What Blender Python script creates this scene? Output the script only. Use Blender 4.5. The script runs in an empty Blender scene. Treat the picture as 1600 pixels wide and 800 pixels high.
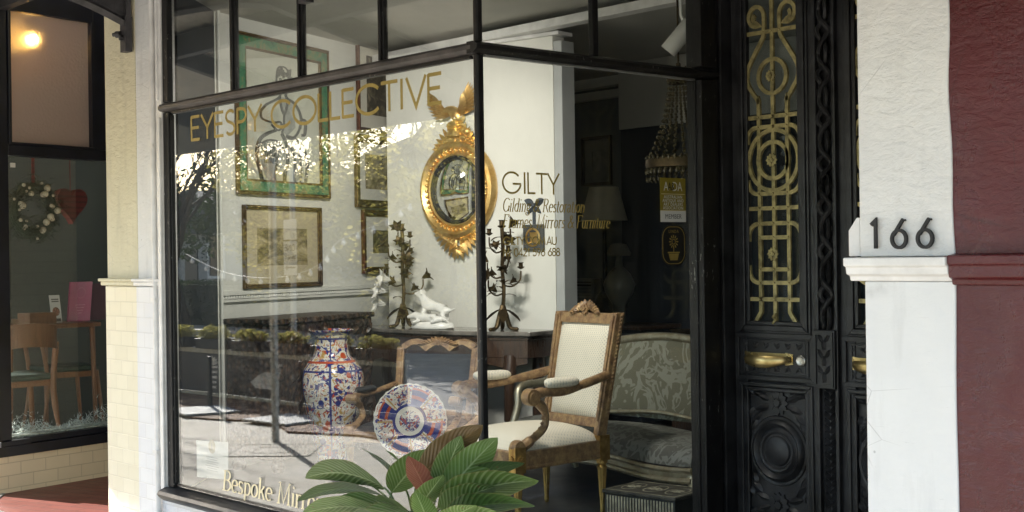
import bpy, bmesh, math, random
from mathutils import Vector, Matrix
random.seed(7)
R = math.radians
PI = math.pi
scn = bpy.context.scene

# ------------------------------------------------------------------ camera
FOC, ROLL, HEAD = 2100.0, 0.0140, R(41.6)
CAM = Vector((0.0, -3.6, 1.65))
FWD = Vector((-math.cos(HEAD), math.sin(HEAD), 0))
RGT = Vector((math.sin(HEAD), math.cos(HEAD), 0))
cd = bpy.data.cameras.new('camera')
cd.sensor_width = 36.0
cd.lens = FOC / 1600 * 36.0
cd.clip_start, cd.clip_end = 0.05, 2000
cam = bpy.data.objects.new('camera', cd)
scn.collection.objects.link(cam)
up = (Vector((0, 0, 1)) * math.cos(ROLL) + RGT * math.sin(ROLL))
rg = (RGT * math.cos(ROLL) - Vector((0, 0, 1)) * math.sin(ROLL))
m3 = Matrix((rg, up, -FWD)).transposed()
cam.matrix_world = Matrix.Translation(CAM) @ m3.to_4x4()
scn.camera = cam

# ------------------------------------------------------------------ light
SUN_DIR = Vector((1, .38, -.46)).normalized()        # the way sunlight travels
w = bpy.data.worlds.new('World'); scn.world = w; w.use_nodes = True
nt = w.node_tree; nt.nodes.clear()
sky = nt.nodes.new('ShaderNodeTexSky'); sky.sky_type = 'NISHITA'; sky.sun_disc = False
sky.sun_elevation = math.asin(-SUN_DIR.z)
sky.sun_rotation = math.atan2(-SUN_DIR.x, -SUN_DIR.y)
bg = nt.nodes.new('ShaderNodeBackground'); bg.inputs[1].default_value = .10
wo = nt.nodes.new('ShaderNodeOutputWorld')
nt.links.new(sky.outputs[0], bg.inputs[0]); nt.links.new(bg.outputs[0], wo.inputs[0])
sl = bpy.data.lights.new('sun', 'SUN'); sl.energy = 4.6; sl.angle = R(.5); sl.color = (1, .955, .89)
so = bpy.data.objects.new('sun', sl); scn.collection.objects.link(so)
so.rotation_euler = SUN_DIR.to_track_quat('-Z', 'Y').to_euler()
vs = scn.view_settings
vs.view_transform = 'Standard'; vs.look = 'None'; vs.gamma = 1; vs.use_curve_mapping = False
vs.exposure = 2.24
scn.render.engine = 'CYCLES'
cy = scn.cycles
cy.max_bounces = 10; cy.transparent_max_bounces = 24; cy.diffuse_bounces = 4; cy.glossy_bounces = 5
cy.transmission_bounces = 6; cy.sample_clamp_indirect = 6; cy.caustics_reflective = False; cy.caustics_refractive = False
cy.use_denoising = True
try: cy.denoiser = 'OPENIMAGEDENOISE'
except Exception: pass

# ------------------------------------------------------------------ measuring: pixel of the 1600x800 photo -> point on a real plane
def ray(x, y):
    px, py = x - 800, 400 - y
    u = (px * math.cos(ROLL) + py * math.sin(ROLL)) / FOC
    v = (-px * math.sin(ROLL) + py * math.cos(ROLL)) / FOC
    return FWD + RGT * u + Vector((0, 0, v))
def onY(x, y, Y0): d = ray(x, y); return CAM + d * ((Y0 - CAM.y) / d.y)
def onX(x, y, X0): d = ray(x, y); return CAM + d * ((X0 - CAM.x) / d.x)
def onZ(x, y, Z0): d = ray(x, y); return CAM + d * ((Z0 - CAM.z) / d.z)
def onW(x, y, p, n):
    d = ray(x, y); a, b = -n[1], n[0]
    return CAM + d * ((a * (p[0] - CAM.x) + b * (p[1] - CAM.y)) / (a * d.x + b * d.y))

# ------------------------------------------------------------------ materials
MATS = {}
class NT:
    def __init__(s, name):
        s.m = bpy.data.materials.new(name); s.m.use_nodes = True
        s.t = s.m.node_tree; s.t.nodes.clear()
        s.out = s.n('OutputMaterial')
        s.b = s.n('BsdfPrincipled'); s.l(s.b.outputs[0], s.out.inputs[0])
        MATS[name] = s.m
    def n(s, kind, **kw):
        nd = s.t.nodes.new('ShaderNode' + kind)
        for k, v in kw.items(): setattr(nd, k, v)
        return nd
    def l(s, a, b): s.t.links.new(a, b)
    def sv(s, sock, v):
        if hasattr(v, 'links') or isinstance(v, bpy.types.NodeSocket): s.l(v, sock)
        else: sock.default_value = v
    def math(s, op, a, b=None, clamp=False):
        nd = s.n('Math', operation=op); nd.use_clamp = clamp
        s.sv(nd.inputs[0], a)
        if b is not None: s.sv(nd.inputs[1], b)
        return nd.outputs[0]
    def mix(s, f, a, b, mode='MIX'):
        nd = s.n('MixRGB', blend_type=mode)
        s.sv(nd.inputs[0], f)
        for i, c in ((1, a), (2, b)):
            if isinstance(c, tuple): nd.inputs[i].default_value = (*c[:3], 1)
            else: s.l(c, nd.inputs[i])
        return nd.outputs[0]
    def coord(s, kind='Object', scale=(1, 1, 1), rot=(0, 0, 0)):
        tc = s.n('TexCoord'); mp = s.n('Mapping')
        mp.inputs['Scale'].default_value = scale; mp.inputs['Rotation'].default_value = rot
        s.l(tc.outputs[kind], mp.inputs[0]); return mp.outputs[0]
    def xyz(s, kind='Object'):
        tc = s.n('TexCoord'); sp = s.n('SeparateXYZ'); s.l(tc.outputs[kind], sp.inputs[0]); return sp.outputs
    def noise(s, vec, scale=5, detail=4, rough=.55, dist=0):
        nd = s.n('TexNoise'); s.l(vec, nd.inputs['Vector'])
        nd.inputs['Scale'].default_value = scale; nd.inputs['Detail'].default_value = detail
        nd.inputs['Roughness'].default_value = rough; nd.inputs['Distortion'].default_value = dist
        return nd.outputs[0]
    def voro(s, vec, scale=5, feature='F1'):
        nd = s.n('TexVoronoi', feature=feature); s.l(vec, nd.inputs['Vector']); nd.inputs['Scale'].default_value = scale
        return nd
    def ramp(s, f, stops, interp='LINEAR'):
        nd = s.n('ValToRGB'); nd.color_ramp.interpolation = interp
        e = nd.color_ramp.elements
        while len(e) < len(stops): e.new(.5)
        for el, (p, c) in zip(e, stops):
            el.position = p; el.color = (*c[:3], 1) if isinstance(c, tuple) else (c, c, c, 1)
        s.l(f, nd.inputs[0]); return nd.outputs[0]
    def bump(s, h, strength=.3, dist=.01, prev=None):
        nd = s.n('Bump'); nd.inputs['Strength'].default_value = strength; nd.inputs['Distance'].default_value = dist
        s.l(h, nd.inputs['Height'])
        if prev is not None: s.l(prev, nd.inputs['Normal'])
        return nd.outputs[0]
    def col(s, c): s.sv(s.b.inputs['Base Color'], (*c, 1) if isinstance(c, tuple) else c)
    def rough(s, v): s.sv(s.b.inputs['Roughness'], v)
    def norm(s, v): s.l(v, s.b.inputs['Normal'])
    def metal(s, v): s.sv(s.b.inputs['Metallic'], v)

def basic(name, c, rough=.5, metal=0, var=.12, nscale=6, bump=.0, bscale=60, bdist=.002, c2=None, spec=None, rvar=.1):
    s = NT(name); v = s.coord()
    n = s.noise(v, nscale, 6, .6)
    if c2 is None: c2 = tuple(max(0, x * (1 - 2.2 * var)) for x in c)
    hi = tuple(min(1, x * (1 + var)) for x in c)
    s.col(s.ramp(n, [(.3, c2), (.62, hi)]))
    s.rough(s.ramp(n, [(.3, rough - rvar), (.7, rough + rvar)])); s.metal(metal)
    if bump:
        s.norm(s.bump(s.noise(v, bscale, 5, .6), bump, bdist))
    if spec is not None: s.b.inputs['Specular IOR Level'].default_value = spec
    return s.m

def m_stucco(name, c, c2, rough=.6, bs=.35, big=.5, chips=None):
    s = NT(name); v = s.coord('Object', (1, 1, 1.0))
    n1 = s.noise(v, 2.2, 8, .62); n2 = s.noise(s.coord('Object', (1, 1, 2.2)), 14, 8, .65, .6); n3 = s.noise(v, 70, 4, .6)
    dirt = s.noise(s.coord('Object', (3, 3, .5)), 4, 6, .6)
    base = s.mix(s.ramp(n1, [(.35, 0.), (.65, 1.)]), c2, c)
    base = s.mix(s.ramp(dirt, [(.53, 0.), (.78, .42)]), base, tuple(x * .62 for x in c))
    pit = s.voro(v, 9).outputs['Distance']
    base = s.mix(s.ramp(pit, [(.02, .6), (.05, 0.)]), base, tuple(x * .4 for x in c))
    sc = s.noise(s.coord('Object', (2.2, 2.2, 16)), 5, 7, .7, .8); base = s.mix(s.ramp(sc, [(.64, 0.), (.72, .42)]), base, tuple(min(1, x * .55 + .02) for x in c))
    cr = s.n('TexVoronoi', feature='DISTANCE_TO_EDGE'); s.l(s.coord('Object', (1.2, 1.2, 2.6)), cr.inputs['Vector']); cr.inputs['Scale'].default_value = 2.4
    crk = s.math('MULTIPLY', s.ramp(cr.outputs['Distance'], [(.0, 1.), (.006, 0.)]), s.ramp(n1, [(.5, 0.), (.6, .7)])); base = s.mix(crk, base, tuple(x * .5 for x in c))
    if chips: base = s.mix(s.ramp(s.noise(s.coord('Object', (9, 9, 30)), 6, 6, .75), [(.70, 0.), (.73, .55)]), base, chips)
    s.col(base); s.rough(s.ramp(n2, [(.3, rough - .12), (.7, rough + .1)]))
    if chips: s.rough(s.ramp(s.noise(s.coord('Object', (1, 1, .7)), 4.5, 6, .7, .6), [(.36, rough + .16), (.62, rough - .20)]))
    b = s.bump(n2, bs, .02); b = s.bump(n3, .15, .003, b); b = s.bump(n1, big, .05, b)
    s.norm(b); return s.m

def m_tile(name, c, c2, mortar, bw, rh, rot, rough=.35, mort=.006, bs=.5, off=.5, wear=.2):
    s = NT(name)
    if len(rot) == 2:                                   # a vertical wall running along the direction rot
        o = s.xyz(); cb = s.n('CombineXYZ'); s.l(s.math('ADD', s.math('MULTIPLY', o[0], float(rot[0])), s.math('MULTIPLY', o[1], float(rot[1]))), cb.inputs[0]); s.l(o[2], cb.inputs[1]); v = cb.outputs[0]
    else: v = s.coord('Object', (1, 1, 1), rot)
    br = s.n('TexBrick'); s.l(v, br.inputs['Vector'])
    br.offset = off
    br.inputs['Color1'].default_value = (*c, 1); br.inputs['Color2'].default_value = (*c2, 1)
    br.inputs['Mortar'].default_value = (*mortar, 1); br.inputs['Scale'].default_value = 1
    br.inputs['Mortar Size'].default_value = mort; br.inputs['Brick Width'].default_value = bw; br.inputs['Row Height'].default_value = rh
    br.inputs['Mortar Smooth'].default_value = .6
    n = s.noise(s.coord(), 5, 6, .6)
    s.col(s.mix(s.ramp(n, [(.3, wear), (.7, 0.)]), br.outputs[0], tuple(x * .75 for x in c)))
    s.rough(s.ramp(n, [(.3, rough + .12), (.7, rough)]))
    inv = s.math('SUBTRACT', 1.0, br.outputs['Fac'])
    b = s.bump(inv, bs, .004); b = s.bump(s.noise(s.coord(), 18, 5), .12, .01, b); s.norm(b); return s.m

def m_wood(name, c, c2, rough=.4, sc=(14, 14, 1.6)):
    s = NT(name); v = s.coord('Object', sc)
    n = s.noise(v, 3, 8, .65, 1.2)
    s.col(s.ramp(n, [(.3, c2), (.55, c), (.75, tuple(min(1, x * 1.25) for x in c))]))
    s.rough(s.ramp(n, [(.3, rough + .1), (.7, rough - .05)])); s.norm(s.bump(n, .18, .004)); return s.m

def m_glass(name, ior=1.6, tint=(.97, .985, .975), wob=.0015, dust=.016):
    s = NT(name); s.t.nodes.remove(s.b)
    tr = s.n('BsdfTransparent'); tr.inputs[0].default_value = (*tint, 1)
    gl = s.n('BsdfGlossy'); gl.inputs['Roughness'].default_value = 0.0
    gl.inputs[0].default_value = (1, 1, 1, 1)
    ge = s.n('NewGeometry'); dt = s.n('VectorMath', operation='DOT_PRODUCT')      # the same reflectance from either side of the pane
    s.l(ge.outputs['Incoming'], dt.inputs[0]); s.l(ge.outputs['Normal'], dt.inputs[1])
    f0 = ((ior - 1) / (ior + 1)) ** 2
    sch = s.math('ADD', s.math('MULTIPLY', s.math('POWER', s.math('SUBTRACT', 1.0, s.math('ABSOLUTE', dt.outputs['Value'])), 5.0), 1 - f0), f0, clamp=True)
    if wob:
        nb = s.bump(s.noise(s.coord(), .9, 2, .5), wob * 8, .02); s.l(nb, gl.inputs['Normal'])
    mx = s.n('MixShader'); s.l(sch, mx.inputs[0]); s.l(tr.outputs[0], mx.inputs[1]); s.l(gl.outputs[0], mx.inputs[2])
    du = s.n('BsdfDiffuse'); du.inputs[0].default_value = (.7, .68, .62, 1); m2 = s.n('MixShader')     # a film of dust and old wipe marks
    sm = s.noise(s.coord('Object', (1.2, 1.2, .5), (0, R(35), 0)), 3.0, 7, .68, 1.4)
    s.l(s.ramp(sm, [(.42, .002), (.72, dust)]), m2.inputs[0]); s.l(mx.outputs[0], m2.inputs[1]); s.l(du.outputs[0], m2.inputs[2])
    s.l(m2.outputs[0], s.out.inputs[0]); return s.m

def m_leaf(name, ca, cb, vein, trans=.35, rough=.35):
    # u runs across the blade (-1..1 stored as 0..1), v along it
    s = NT(name); uv = s.xyz('UV')
    a = s.math('ABSOLUTE', s.math('SUBTRACT', s.math('MULTIPLY', uv[0], 2.0), 1.0))
    ph = s.math('SUBTRACT', s.math('MULTIPLY', uv[1], 14.0), s.math('MULTIPLY', a, 3.6))
    wv = s.math('ABSOLUTE', s.math('SUBTRACT', s.math('FRACT', ph), .5))
    band = s.ramp(wv, [(.10, 1.), (.26, 0.)])
    mid = s.ramp(a, [(.02, 1.), (.07, 0.)])
    n = s.noise(s.coord(), 9, 4)
    base = s.mix(s.ramp(n, [(.35, 0.), (.65, 1.)]), ca, cb)
    oi = s.n('ObjectInfo'); base = s.mix(s.math('MULTIPLY', oi.outputs['Random'], .55), base, tuple(x * .45 for x in ca))
    spot = s.noise(s.coord(), 34, 3, .6); base = s.mix(s.ramp(spot, [(.66, 0.), (.72, .8)]), base, (.20, .13, .05))
    edge = s.ramp(a, [(.90, 0.), (.99, .7)]); base = s.mix(edge, base, (.24, .22, .09))
    c = s.mix(s.math('MULTIPLY', s.math('MULTIPLY', band, .52), s.ramp(s.noise(s.coord(), 5, 2), [(.3, .4), (.7, 1.)])), base, vein); c = s.mix(s.math('MULTIPLY', mid, .6), c, tuple(x * 1.3 for x in vein))
    s.col(c); s.rough(rough)
    s.norm(s.bump(wv, .5, .006))
    td = s.n('BsdfTranslucent'); s.l(c, td.inputs[0])
    mx = s.n('MixShader'); mx.inputs[0].default_value = trans
    s.l(s.b.outputs[0], mx.inputs[1]); s.l(td.outputs[0], mx.inputs[2]); s.l(mx.outputs[0], s.out.inputs[0]); return s.m

def m_foliage(name, ca, cb, trans=.4):
    s = NT(name); n = s.noise(s.coord(), .9, 5, .7); n2 = s.noise(s.coord(), 9, 2)
    c = s.mix(s.ramp(n, [(.35, 0.), (.65, 1.)]), ca, cb); c = s.mix(s.math('MULTIPLY', n2, .5), c, tuple(x * .5 for x in ca))
    s.col(c); s.rough(.6); td = s.n('BsdfTranslucent'); s.l(c, td.inputs[0])
    mx = s.n('MixShader'); mx.inputs[0].default_value = trans
    s.l(s.b.outputs[0], mx.inputs[1]); s.l(td.outputs[0], mx.inputs[2]); s.l(mx.outputs[0], s.out.inputs[0]); return s.m

def m_weave(name, c, dot, k=330, axes=(0, 2), th=.25):
    s = NT(name); o = s.xyz()
    f = s.math('MULTIPLY', s.math('SINE', s.math('MULTIPLY', o[axes[0]], k)), s.math('SINE', s.math('MULTIPLY', o[axes[1]], k)))
    n = s.noise(s.coord(), 7, 4)
    base = s.mix(s.ramp(n, [(.3, .25), (.7, 0.)]), c, tuple(x * .8 for x in c))
    s.col(s.mix(s.ramp(f, [(th, 0.), (th + .3, .8)]), base, dot)); s.rough(.85)
    s.norm(s.bump(s.noise(s.coord(), 400, 2), .2, .001)); return s.m

def m_damask(name, c, light, sc=6):
    s = NT(name); v = s.coord('Object', (1, 1, 1))
    n = s.noise(v, sc, 2, .5, 2.6)
    a = s.ramp(n, [(.47, 0.), (.49, 1.), (.56, 1.), (.58, 0.)])
    n2 = s.noise(v, sc * 1.7, 1, .5, 4)
    b = s.ramp(n2, [(.58, 0.), (.60, 1.)])
    f = s.math('MAXIMUM', a, b)
    s.col(s.mix(s.math('MULTIPLY', f, .85), c, light)); s.rough(.6); return s.m

def m_gold(name, c, c2, rough=.32, bs=.4, bsc=60, met=.92):
    s = NT(name); v = s.coord(); n = s.noise(v, 12, 6, .6); n2 = s.noise(v, bsc, 4, .6)
    s.col(s.ramp(n, [(.3, c2), (.6, c)])); s.metal(met); s.rough(s.ramp(n, [(.3, rough + .2), (.7, rough)]))
    if bs: s.norm(s.bump(n2, bs, .003))
    return s.m

white_stucco = m_stucco('white_stucco', (.76, .76, .75), (.69, .69, .69), .55)
cream_stucco = m_stucco('cream_stucco', (.74, .68, .49), (.68, .62, .44), .65, .5)
red_paint = m_stucco('dark_red_paint', (.086, .0058, .0085), (.066, .0045, .0065), .34, .34, .3, (.30, .20, .18))
MATS['dark_red_paint'].node_tree.nodes['Principled BSDF'].inputs['Specular IOR Level'].default_value = .5
white_tile = m_tile('white_painted_tile', (.76, .77, .79), (.70, .71, .75), (.64, .64, .66), .152, .088, (1, 0), .35, .004, .4)
cream_tile = m_tile('cream_painted_tile', (.78, .73, .57), (.73, .68, .52), (.64, .59, .45), .152, .088, (1, 0), .32, .004, .4)
cream_tile_side = m_tile('cream_side_tile', (.78, .71, .52), (.75, .67, .48), (.58, .50, .36), .20, .092, (0, 1), .32, .004, .4)
floor_tile = m_tile('terracotta_tile', (.21, .058, .042), (.16, .043, .032), (.07, .04, .035), .30, .098, (0, 0, R(-20)), .4, .005, .4)
black_paint = basic('black_gloss_paint', (.027, .027, .029), .40, 0, .35, 7, .4, 45, .003, spec=.45)
frame_black = basic('weathered_black_paint', (.010, .0095, .010), .42, 0, .3, 9, .5, 55, .003, spec=.3)
_s = NT('chipped_black_paint'); _v = _s.coord('Object', (1, 1, .35)); _n = _s.noise(_v, 60, 5, .7); _m = _s.noise(_s.coord(), 3.5, 4, .6)
_c = _s.mix(_s.ramp(_s.noise(_s.coord(), 9, 5), [(.35, 0.), (.7, 1.)]), (.008, .0075, .008), (.018, .017, .017))
_c = _s.mix(_s.math('MULTIPLY', _s.ramp(_n, [(.63, 0.), (.66, 1.)]), _s.ramp(_m, [(.5, 0.), (.6, .9)])), _c, (.30, .29, .27))
_s.col(_c); _s.rough(.42); _s.b.inputs['Specular IOR Level'].default_value = .3; _s.norm(_s.bump(_n, .4, .004)); frame_black = _s.m
transom_paint = basic('dusty_dark_paint', (.060, .052, .050), .5, 0, .35, 7, .35, 60, .003)
navy_paint = basic('navy_paint', (.007, .008, .015), .4, 0, .3, 6, .2, 40, .002)
white_trim = basic('white_gloss_trim', (.74, .73, .72), .4, 0, .08, 8, .25, 40, .003)
iron_paint = basic('dark_iron_paint', (.045, .042, .045), .5, 0, .3, 14, .4, 60, .003)
glass = m_glass('window_glass', 1.92)
glass_side = m_glass('side_window_glass', 1.30)
glass_dark = m_glass('door_glass', 1.5, (.8, .85, .85))
plaster = basic('pale_plaster', (.66, .66, .62), .8, 0, .04, 2, .06, 30)
mirror_plaster = basic('warm_white_plaster', (.74, .73, .68), .75, 0, .03, 2, .05, 30)
ceiling_m = basic('ceiling_paint', (.46, .45, .41), .85, 0, .05, 1.5)
dark_wall = basic('dark_blue_grey_wall', (.13, .155, .17), .7, 0, .12, 2)
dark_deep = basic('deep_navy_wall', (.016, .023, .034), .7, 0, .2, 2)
carpet = basic('dark_slate_floor', (.028, .034, .05), .45, 0, .25, 4, .1, 30)
gold = m_gold('gilt', (.88, .62, .26), (.56, .32, .09), .30)
gold_leaf = m_gold('gold_leaf_lettering', (.40, .30, .085), (.30, .22, .055), .42, 0, 60, .35)
gold_pale = basic('cream_gold_lettering', (.80, .70, .46), .5, .1, .05, 10)
brass_paint = basic('pale_gold_paint', (.40, .335, .15), .42, .35, .28, 26, .4, 90, .002)
brass = m_gold('polished_brass', (.72, .56, .27), (.42, .29, .10), .22, .1, 20)
nickel = basic('nickel_lock', (.62, .60, .55), .3, .9, .1, 20)
bronze = m_gold('dark_bronze', (.12, .085, .045), (.045, .033, .02), .4, .3, 80)
giltwood = NT('worn_giltwood')
_v = giltwood.coord('Object', (1, 1, 1)); _n = giltwood.noise(_v, 22, 7, .7); _n2 = giltwood.noise(_v, 55, 5, .6)
giltwood.col(giltwood.ramp(_n, [(.28, (.10, .05, .026)), (.48, (.25, .145, .072)), (.62, (.40, .26, .125)), (.75, (.55, .40, .20))]))
giltwood.rough(.42); giltwood.metal(giltwood.ramp(_n, [(.5, 0.), (.75, .5)])); giltwood.norm(giltwood.bump(_n2, .5, .006)); giltwood = giltwood.m
bright_gilt = m_gold('bright_gilt_leg', (.66, .44, .15), (.25, .13, .045), .35, .3, 50)
mahogany = m_wood('mahogany', (.060, .034, .022), (.020, .011, .009), .28)
oak = m_wood('warm_oak', (.21, .095, .042), (.13, .055, .025), .35)
carved_wood = NT('carved_dark_wood')
_v = carved_wood.coord(); _d = carved_wood.voro(_v, 26).outputs['Distance']
carved_wood.col(carved_wood.ramp(_d, [(.1, (.10, .055, .03)), (.5, (.018, .010, .007))])); carved_wood.rough(.4)
carved_wood.norm(carved_wood.bump(_d, 1, .02)); carved_wood = carved_wood.m
white_weave = m_weave('cream_dotted_weave', (.80, .73, .60), (.36, .35, .32), 330, (0, 2), .4)
white_weave_top = m_weave('cream_dotted_weave_top', (.80, .73, .60), (.48, .46, .42), 330, (0, 1), .45)
dark_velvet = basic('dark_teal_velvet', (.018, .021, .026), .8, 0, .2, 6)
damask = m_damask('grey_damask', (.13, .122, .082), (.25, .25, .20), 3.6)
damask_dark = m_damask('grey_damask_seat', (.075, .075, .066), (.17, .175, .16), 4)
silver_wood = m_gold('silver_gilt', (.48, .45, .35), (.28, .24, .16), .38, .15, 30)
porcelain = basic('white_porcelain', (.82, .81, .78), .18, 0, .03, 5)
paper = basic('white_paper', (.66, .66, .64), .7, 0, .02, 3)
aged_paper = basic('cream_paper', (.70, .67, .58), .8, 0, .05, 3)
mat_board = basic('buff_mount', (.46, .40, .27), .8, 0, .05, 4)
charcoal = basic('charcoal_line', (.025, .025, .025), .9)
grey_wash = basic('grey_wash', (.36, .36, .34), .9, 0, .25, 9)
green_marble = NT('green_marbled_frame')
_n = green_marble.noise(green_marble.coord(), 16, 6, .65, .6)
green_marble.col(green_marble.ramp(_n, [(.3, (.012, .07, .035)), (.5, (.03, .19, .09)), (.62, (.20, .16, .06)), (.7, (.04, .22, .11))])); green_marble.rough(.3); green_marble = green_marble.m
dark_frame = m_gold('dark_gilt_frame', (.20, .13, .055), (.05, .032, .02), .4, .4, 50)
red_frame = m_gold('reddish_wood_frame', (.16, .055, .03), (.05, .02, .012), .4, .3, 50)
asphalt = basic('asphalt', (.27, .265, .26), .9, 0, .15, 3, .3, 80, .004)
concrete = basic('pavement_concrete', (.42, .385, .32), .85, 0, .12, 1.6, .3, 50, .004)
mulch = NT('leaf_litter_mulch')
_v = mulch.coord(); _d = mulch.voro(_v, 16)
mulch.col(mulch.mix(mulch.ramp(mulch.noise(_v, 9, 5), [(.4, 0.), (.6, 1.)]), (.10, .05, .035), (.30, .19, .12))); mulch.rough(.9)
mulch.norm(mulch.bump(_d.outputs['Distance'], .9, .03)); mulch = mulch.m
ground_m = basic('ground_earth', (.14, .13, .09), .95, 0, .2, .4)
terracotta_wall = basic('red_brick_wall', (.22, .10, .07), .85, 0, .25, 3)
slate = basic('slate_roof', (.07, .075, .085), .7, 0, .3, 4)
house_wall = basic('rendered_house_wall', (.34, .33, .31), .8, 0, .12, 2)
metal_grey = basic('galvanised_steel', (.36, .37, .37), .45, .7, .15, 10)
banner_m = basic('charcoal_banner', (.030, .032, .040), .6, 0, .2, 3)
banner_print = basic('banner_print', (.62, .62, .62), .7, 0, .2, 7)
corr_m = basic('corrugated_underside', (.52, .51, .48), .55, 0, .12, 3)
beam_m = basic('verandah_beam_paint', (.026, .025, .027), .6, 0, .3, 4)
fascia_m = basic('verandah_fascia_paint', (.10, .10, .11), .6, 0, .2, 4)
bark = basic('bark', (.075, .058, .045), .9, 0, .3, 12, .6, 30, .02)
leaf_g = m_leaf('aroid_leaf', (.13, .23, .055), (.20, .33, .09), (.46, .57, .32), .45)
leaf_dark = m_leaf('aroid_leaf_dark', (.055, .12, .032), (.08, .16, .04), (.16, .26, .10), .32)
leaf_red = m_leaf('young_red_leaf', (.30, .10, .075), (.40, .17, .12), (.42, .24, .16), .45)
leaf_brown = m_leaf('bronze_leaf', (.14, .085, .035), (.18, .12, .05), (.24, .15, .07), .35)
stem_m = basic('plant_stem', (.10, .15, .05), .5)
soil = basic('potting_soil', (.03, .022, .016), .95, 0, .3, 20, .6, 60, .01)
pot_m = basic('glazed_grey_pot', (.16, .17, .18), .3, 0, .1, 6)
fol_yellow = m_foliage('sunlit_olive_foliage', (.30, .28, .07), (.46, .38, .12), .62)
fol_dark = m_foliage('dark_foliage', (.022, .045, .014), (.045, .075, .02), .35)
fol_box = m_foliage('box_foliage', (.26, .25, .07), (.40, .35, .11), .55)
ribbon_blue = basic('slate_ribbon', (.05, .06, .075), .6)
black_plain = basic('matt_black', (.007, .007, .008), .6)
mirror_glass = basic('mirror_silvering', (.80, .82, .83), .02, 1, .02, 3, rvar=.0)
lamp_shade_m = basic('cream_lamp_shade', (.50, .47, .38), .8, 0, .05, 5)
white_metal = basic('white_powder_coat', (.78, .77, .74), .4, 0, .03, 5)
olive_sticker = basic('olive_gold_sticker', (.24, .19, .02), .5, 0, .06, 10)
black_sticker = basic('black_sticker', (.010, .010, .011), .5)
green_wall = basic('dark_green_wall', (.036, .048, .044), .7, 0, .12, 2)
pink_blind = basic('dusky_pink_blind', (.42, .30, .26), .8, 0, .06, 2)
wreath_green = m_foliage('fir_wreath', (.012, .034, .022), (.03, .07, .045), .1)
bauble = basic('pearl_bauble', (.66, .60, .48), .22, .25, .05, 8)
red_plaid = NT('red_plaid_fabric')
_o = red_plaid.xyz(); _a = red_plaid.math('GREATER_THAN', red_plaid.math('SINE', red_plaid.math('MULTIPLY', _o[1], 150)), .55); _b = red_plaid.math('GREATER_THAN', red_plaid.math('SINE', red_plaid.math('MULTIPLY', _o[2], 150)), .55)
red_plaid.col(red_plaid.mix(red_plaid.math('MULTIPLY', red_plaid.math('ADD', _a, _b), .4), (.20, .018, .022), (.05, .01, .012))); red_plaid.rough(.8); red_plaid = red_plaid.m
magenta = basic('magenta_card', (.28, .016, .085), .45, 0, .06, 5)
tinsel = basic('frosted_tinsel', (.55, .60, .57), .5, .2, .3, 40)
seat_green = basic('dark_green_leatherette', (.022, .045, .034), .5)
festoon_m = basic('opal_bulb', (.85, .84, .80), .3)
frosted = NT('hammered_glass')
_b = frosted.b; _b.inputs['Transmission Weight'].default_value = .62; _b.inputs['Base Color'].default_value = (.74, .60, .56, 1)
_b.inputs['Roughness'].default_value = .30; _b.inputs['IOR'].default_value = 1.3
frosted.norm(frosted.bump(frosted.voro(frosted.coord(), 55, 'SMOOTH_F1').outputs['Distance'], .45, .006)); frosted = frosted.m
def emis(name, c, st):
    s = NT(name); s.b.inputs['Emission Color'].default_value = (*c, 1); s.b.inputs['Emission Strength'].default_value = st
    s.b.inputs['Base Color'].default_value = (.8, .8, .8, 1); return s.m
lamp_glow = emis('warm_lamp_glow', (1, .66, .17), 13)

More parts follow.
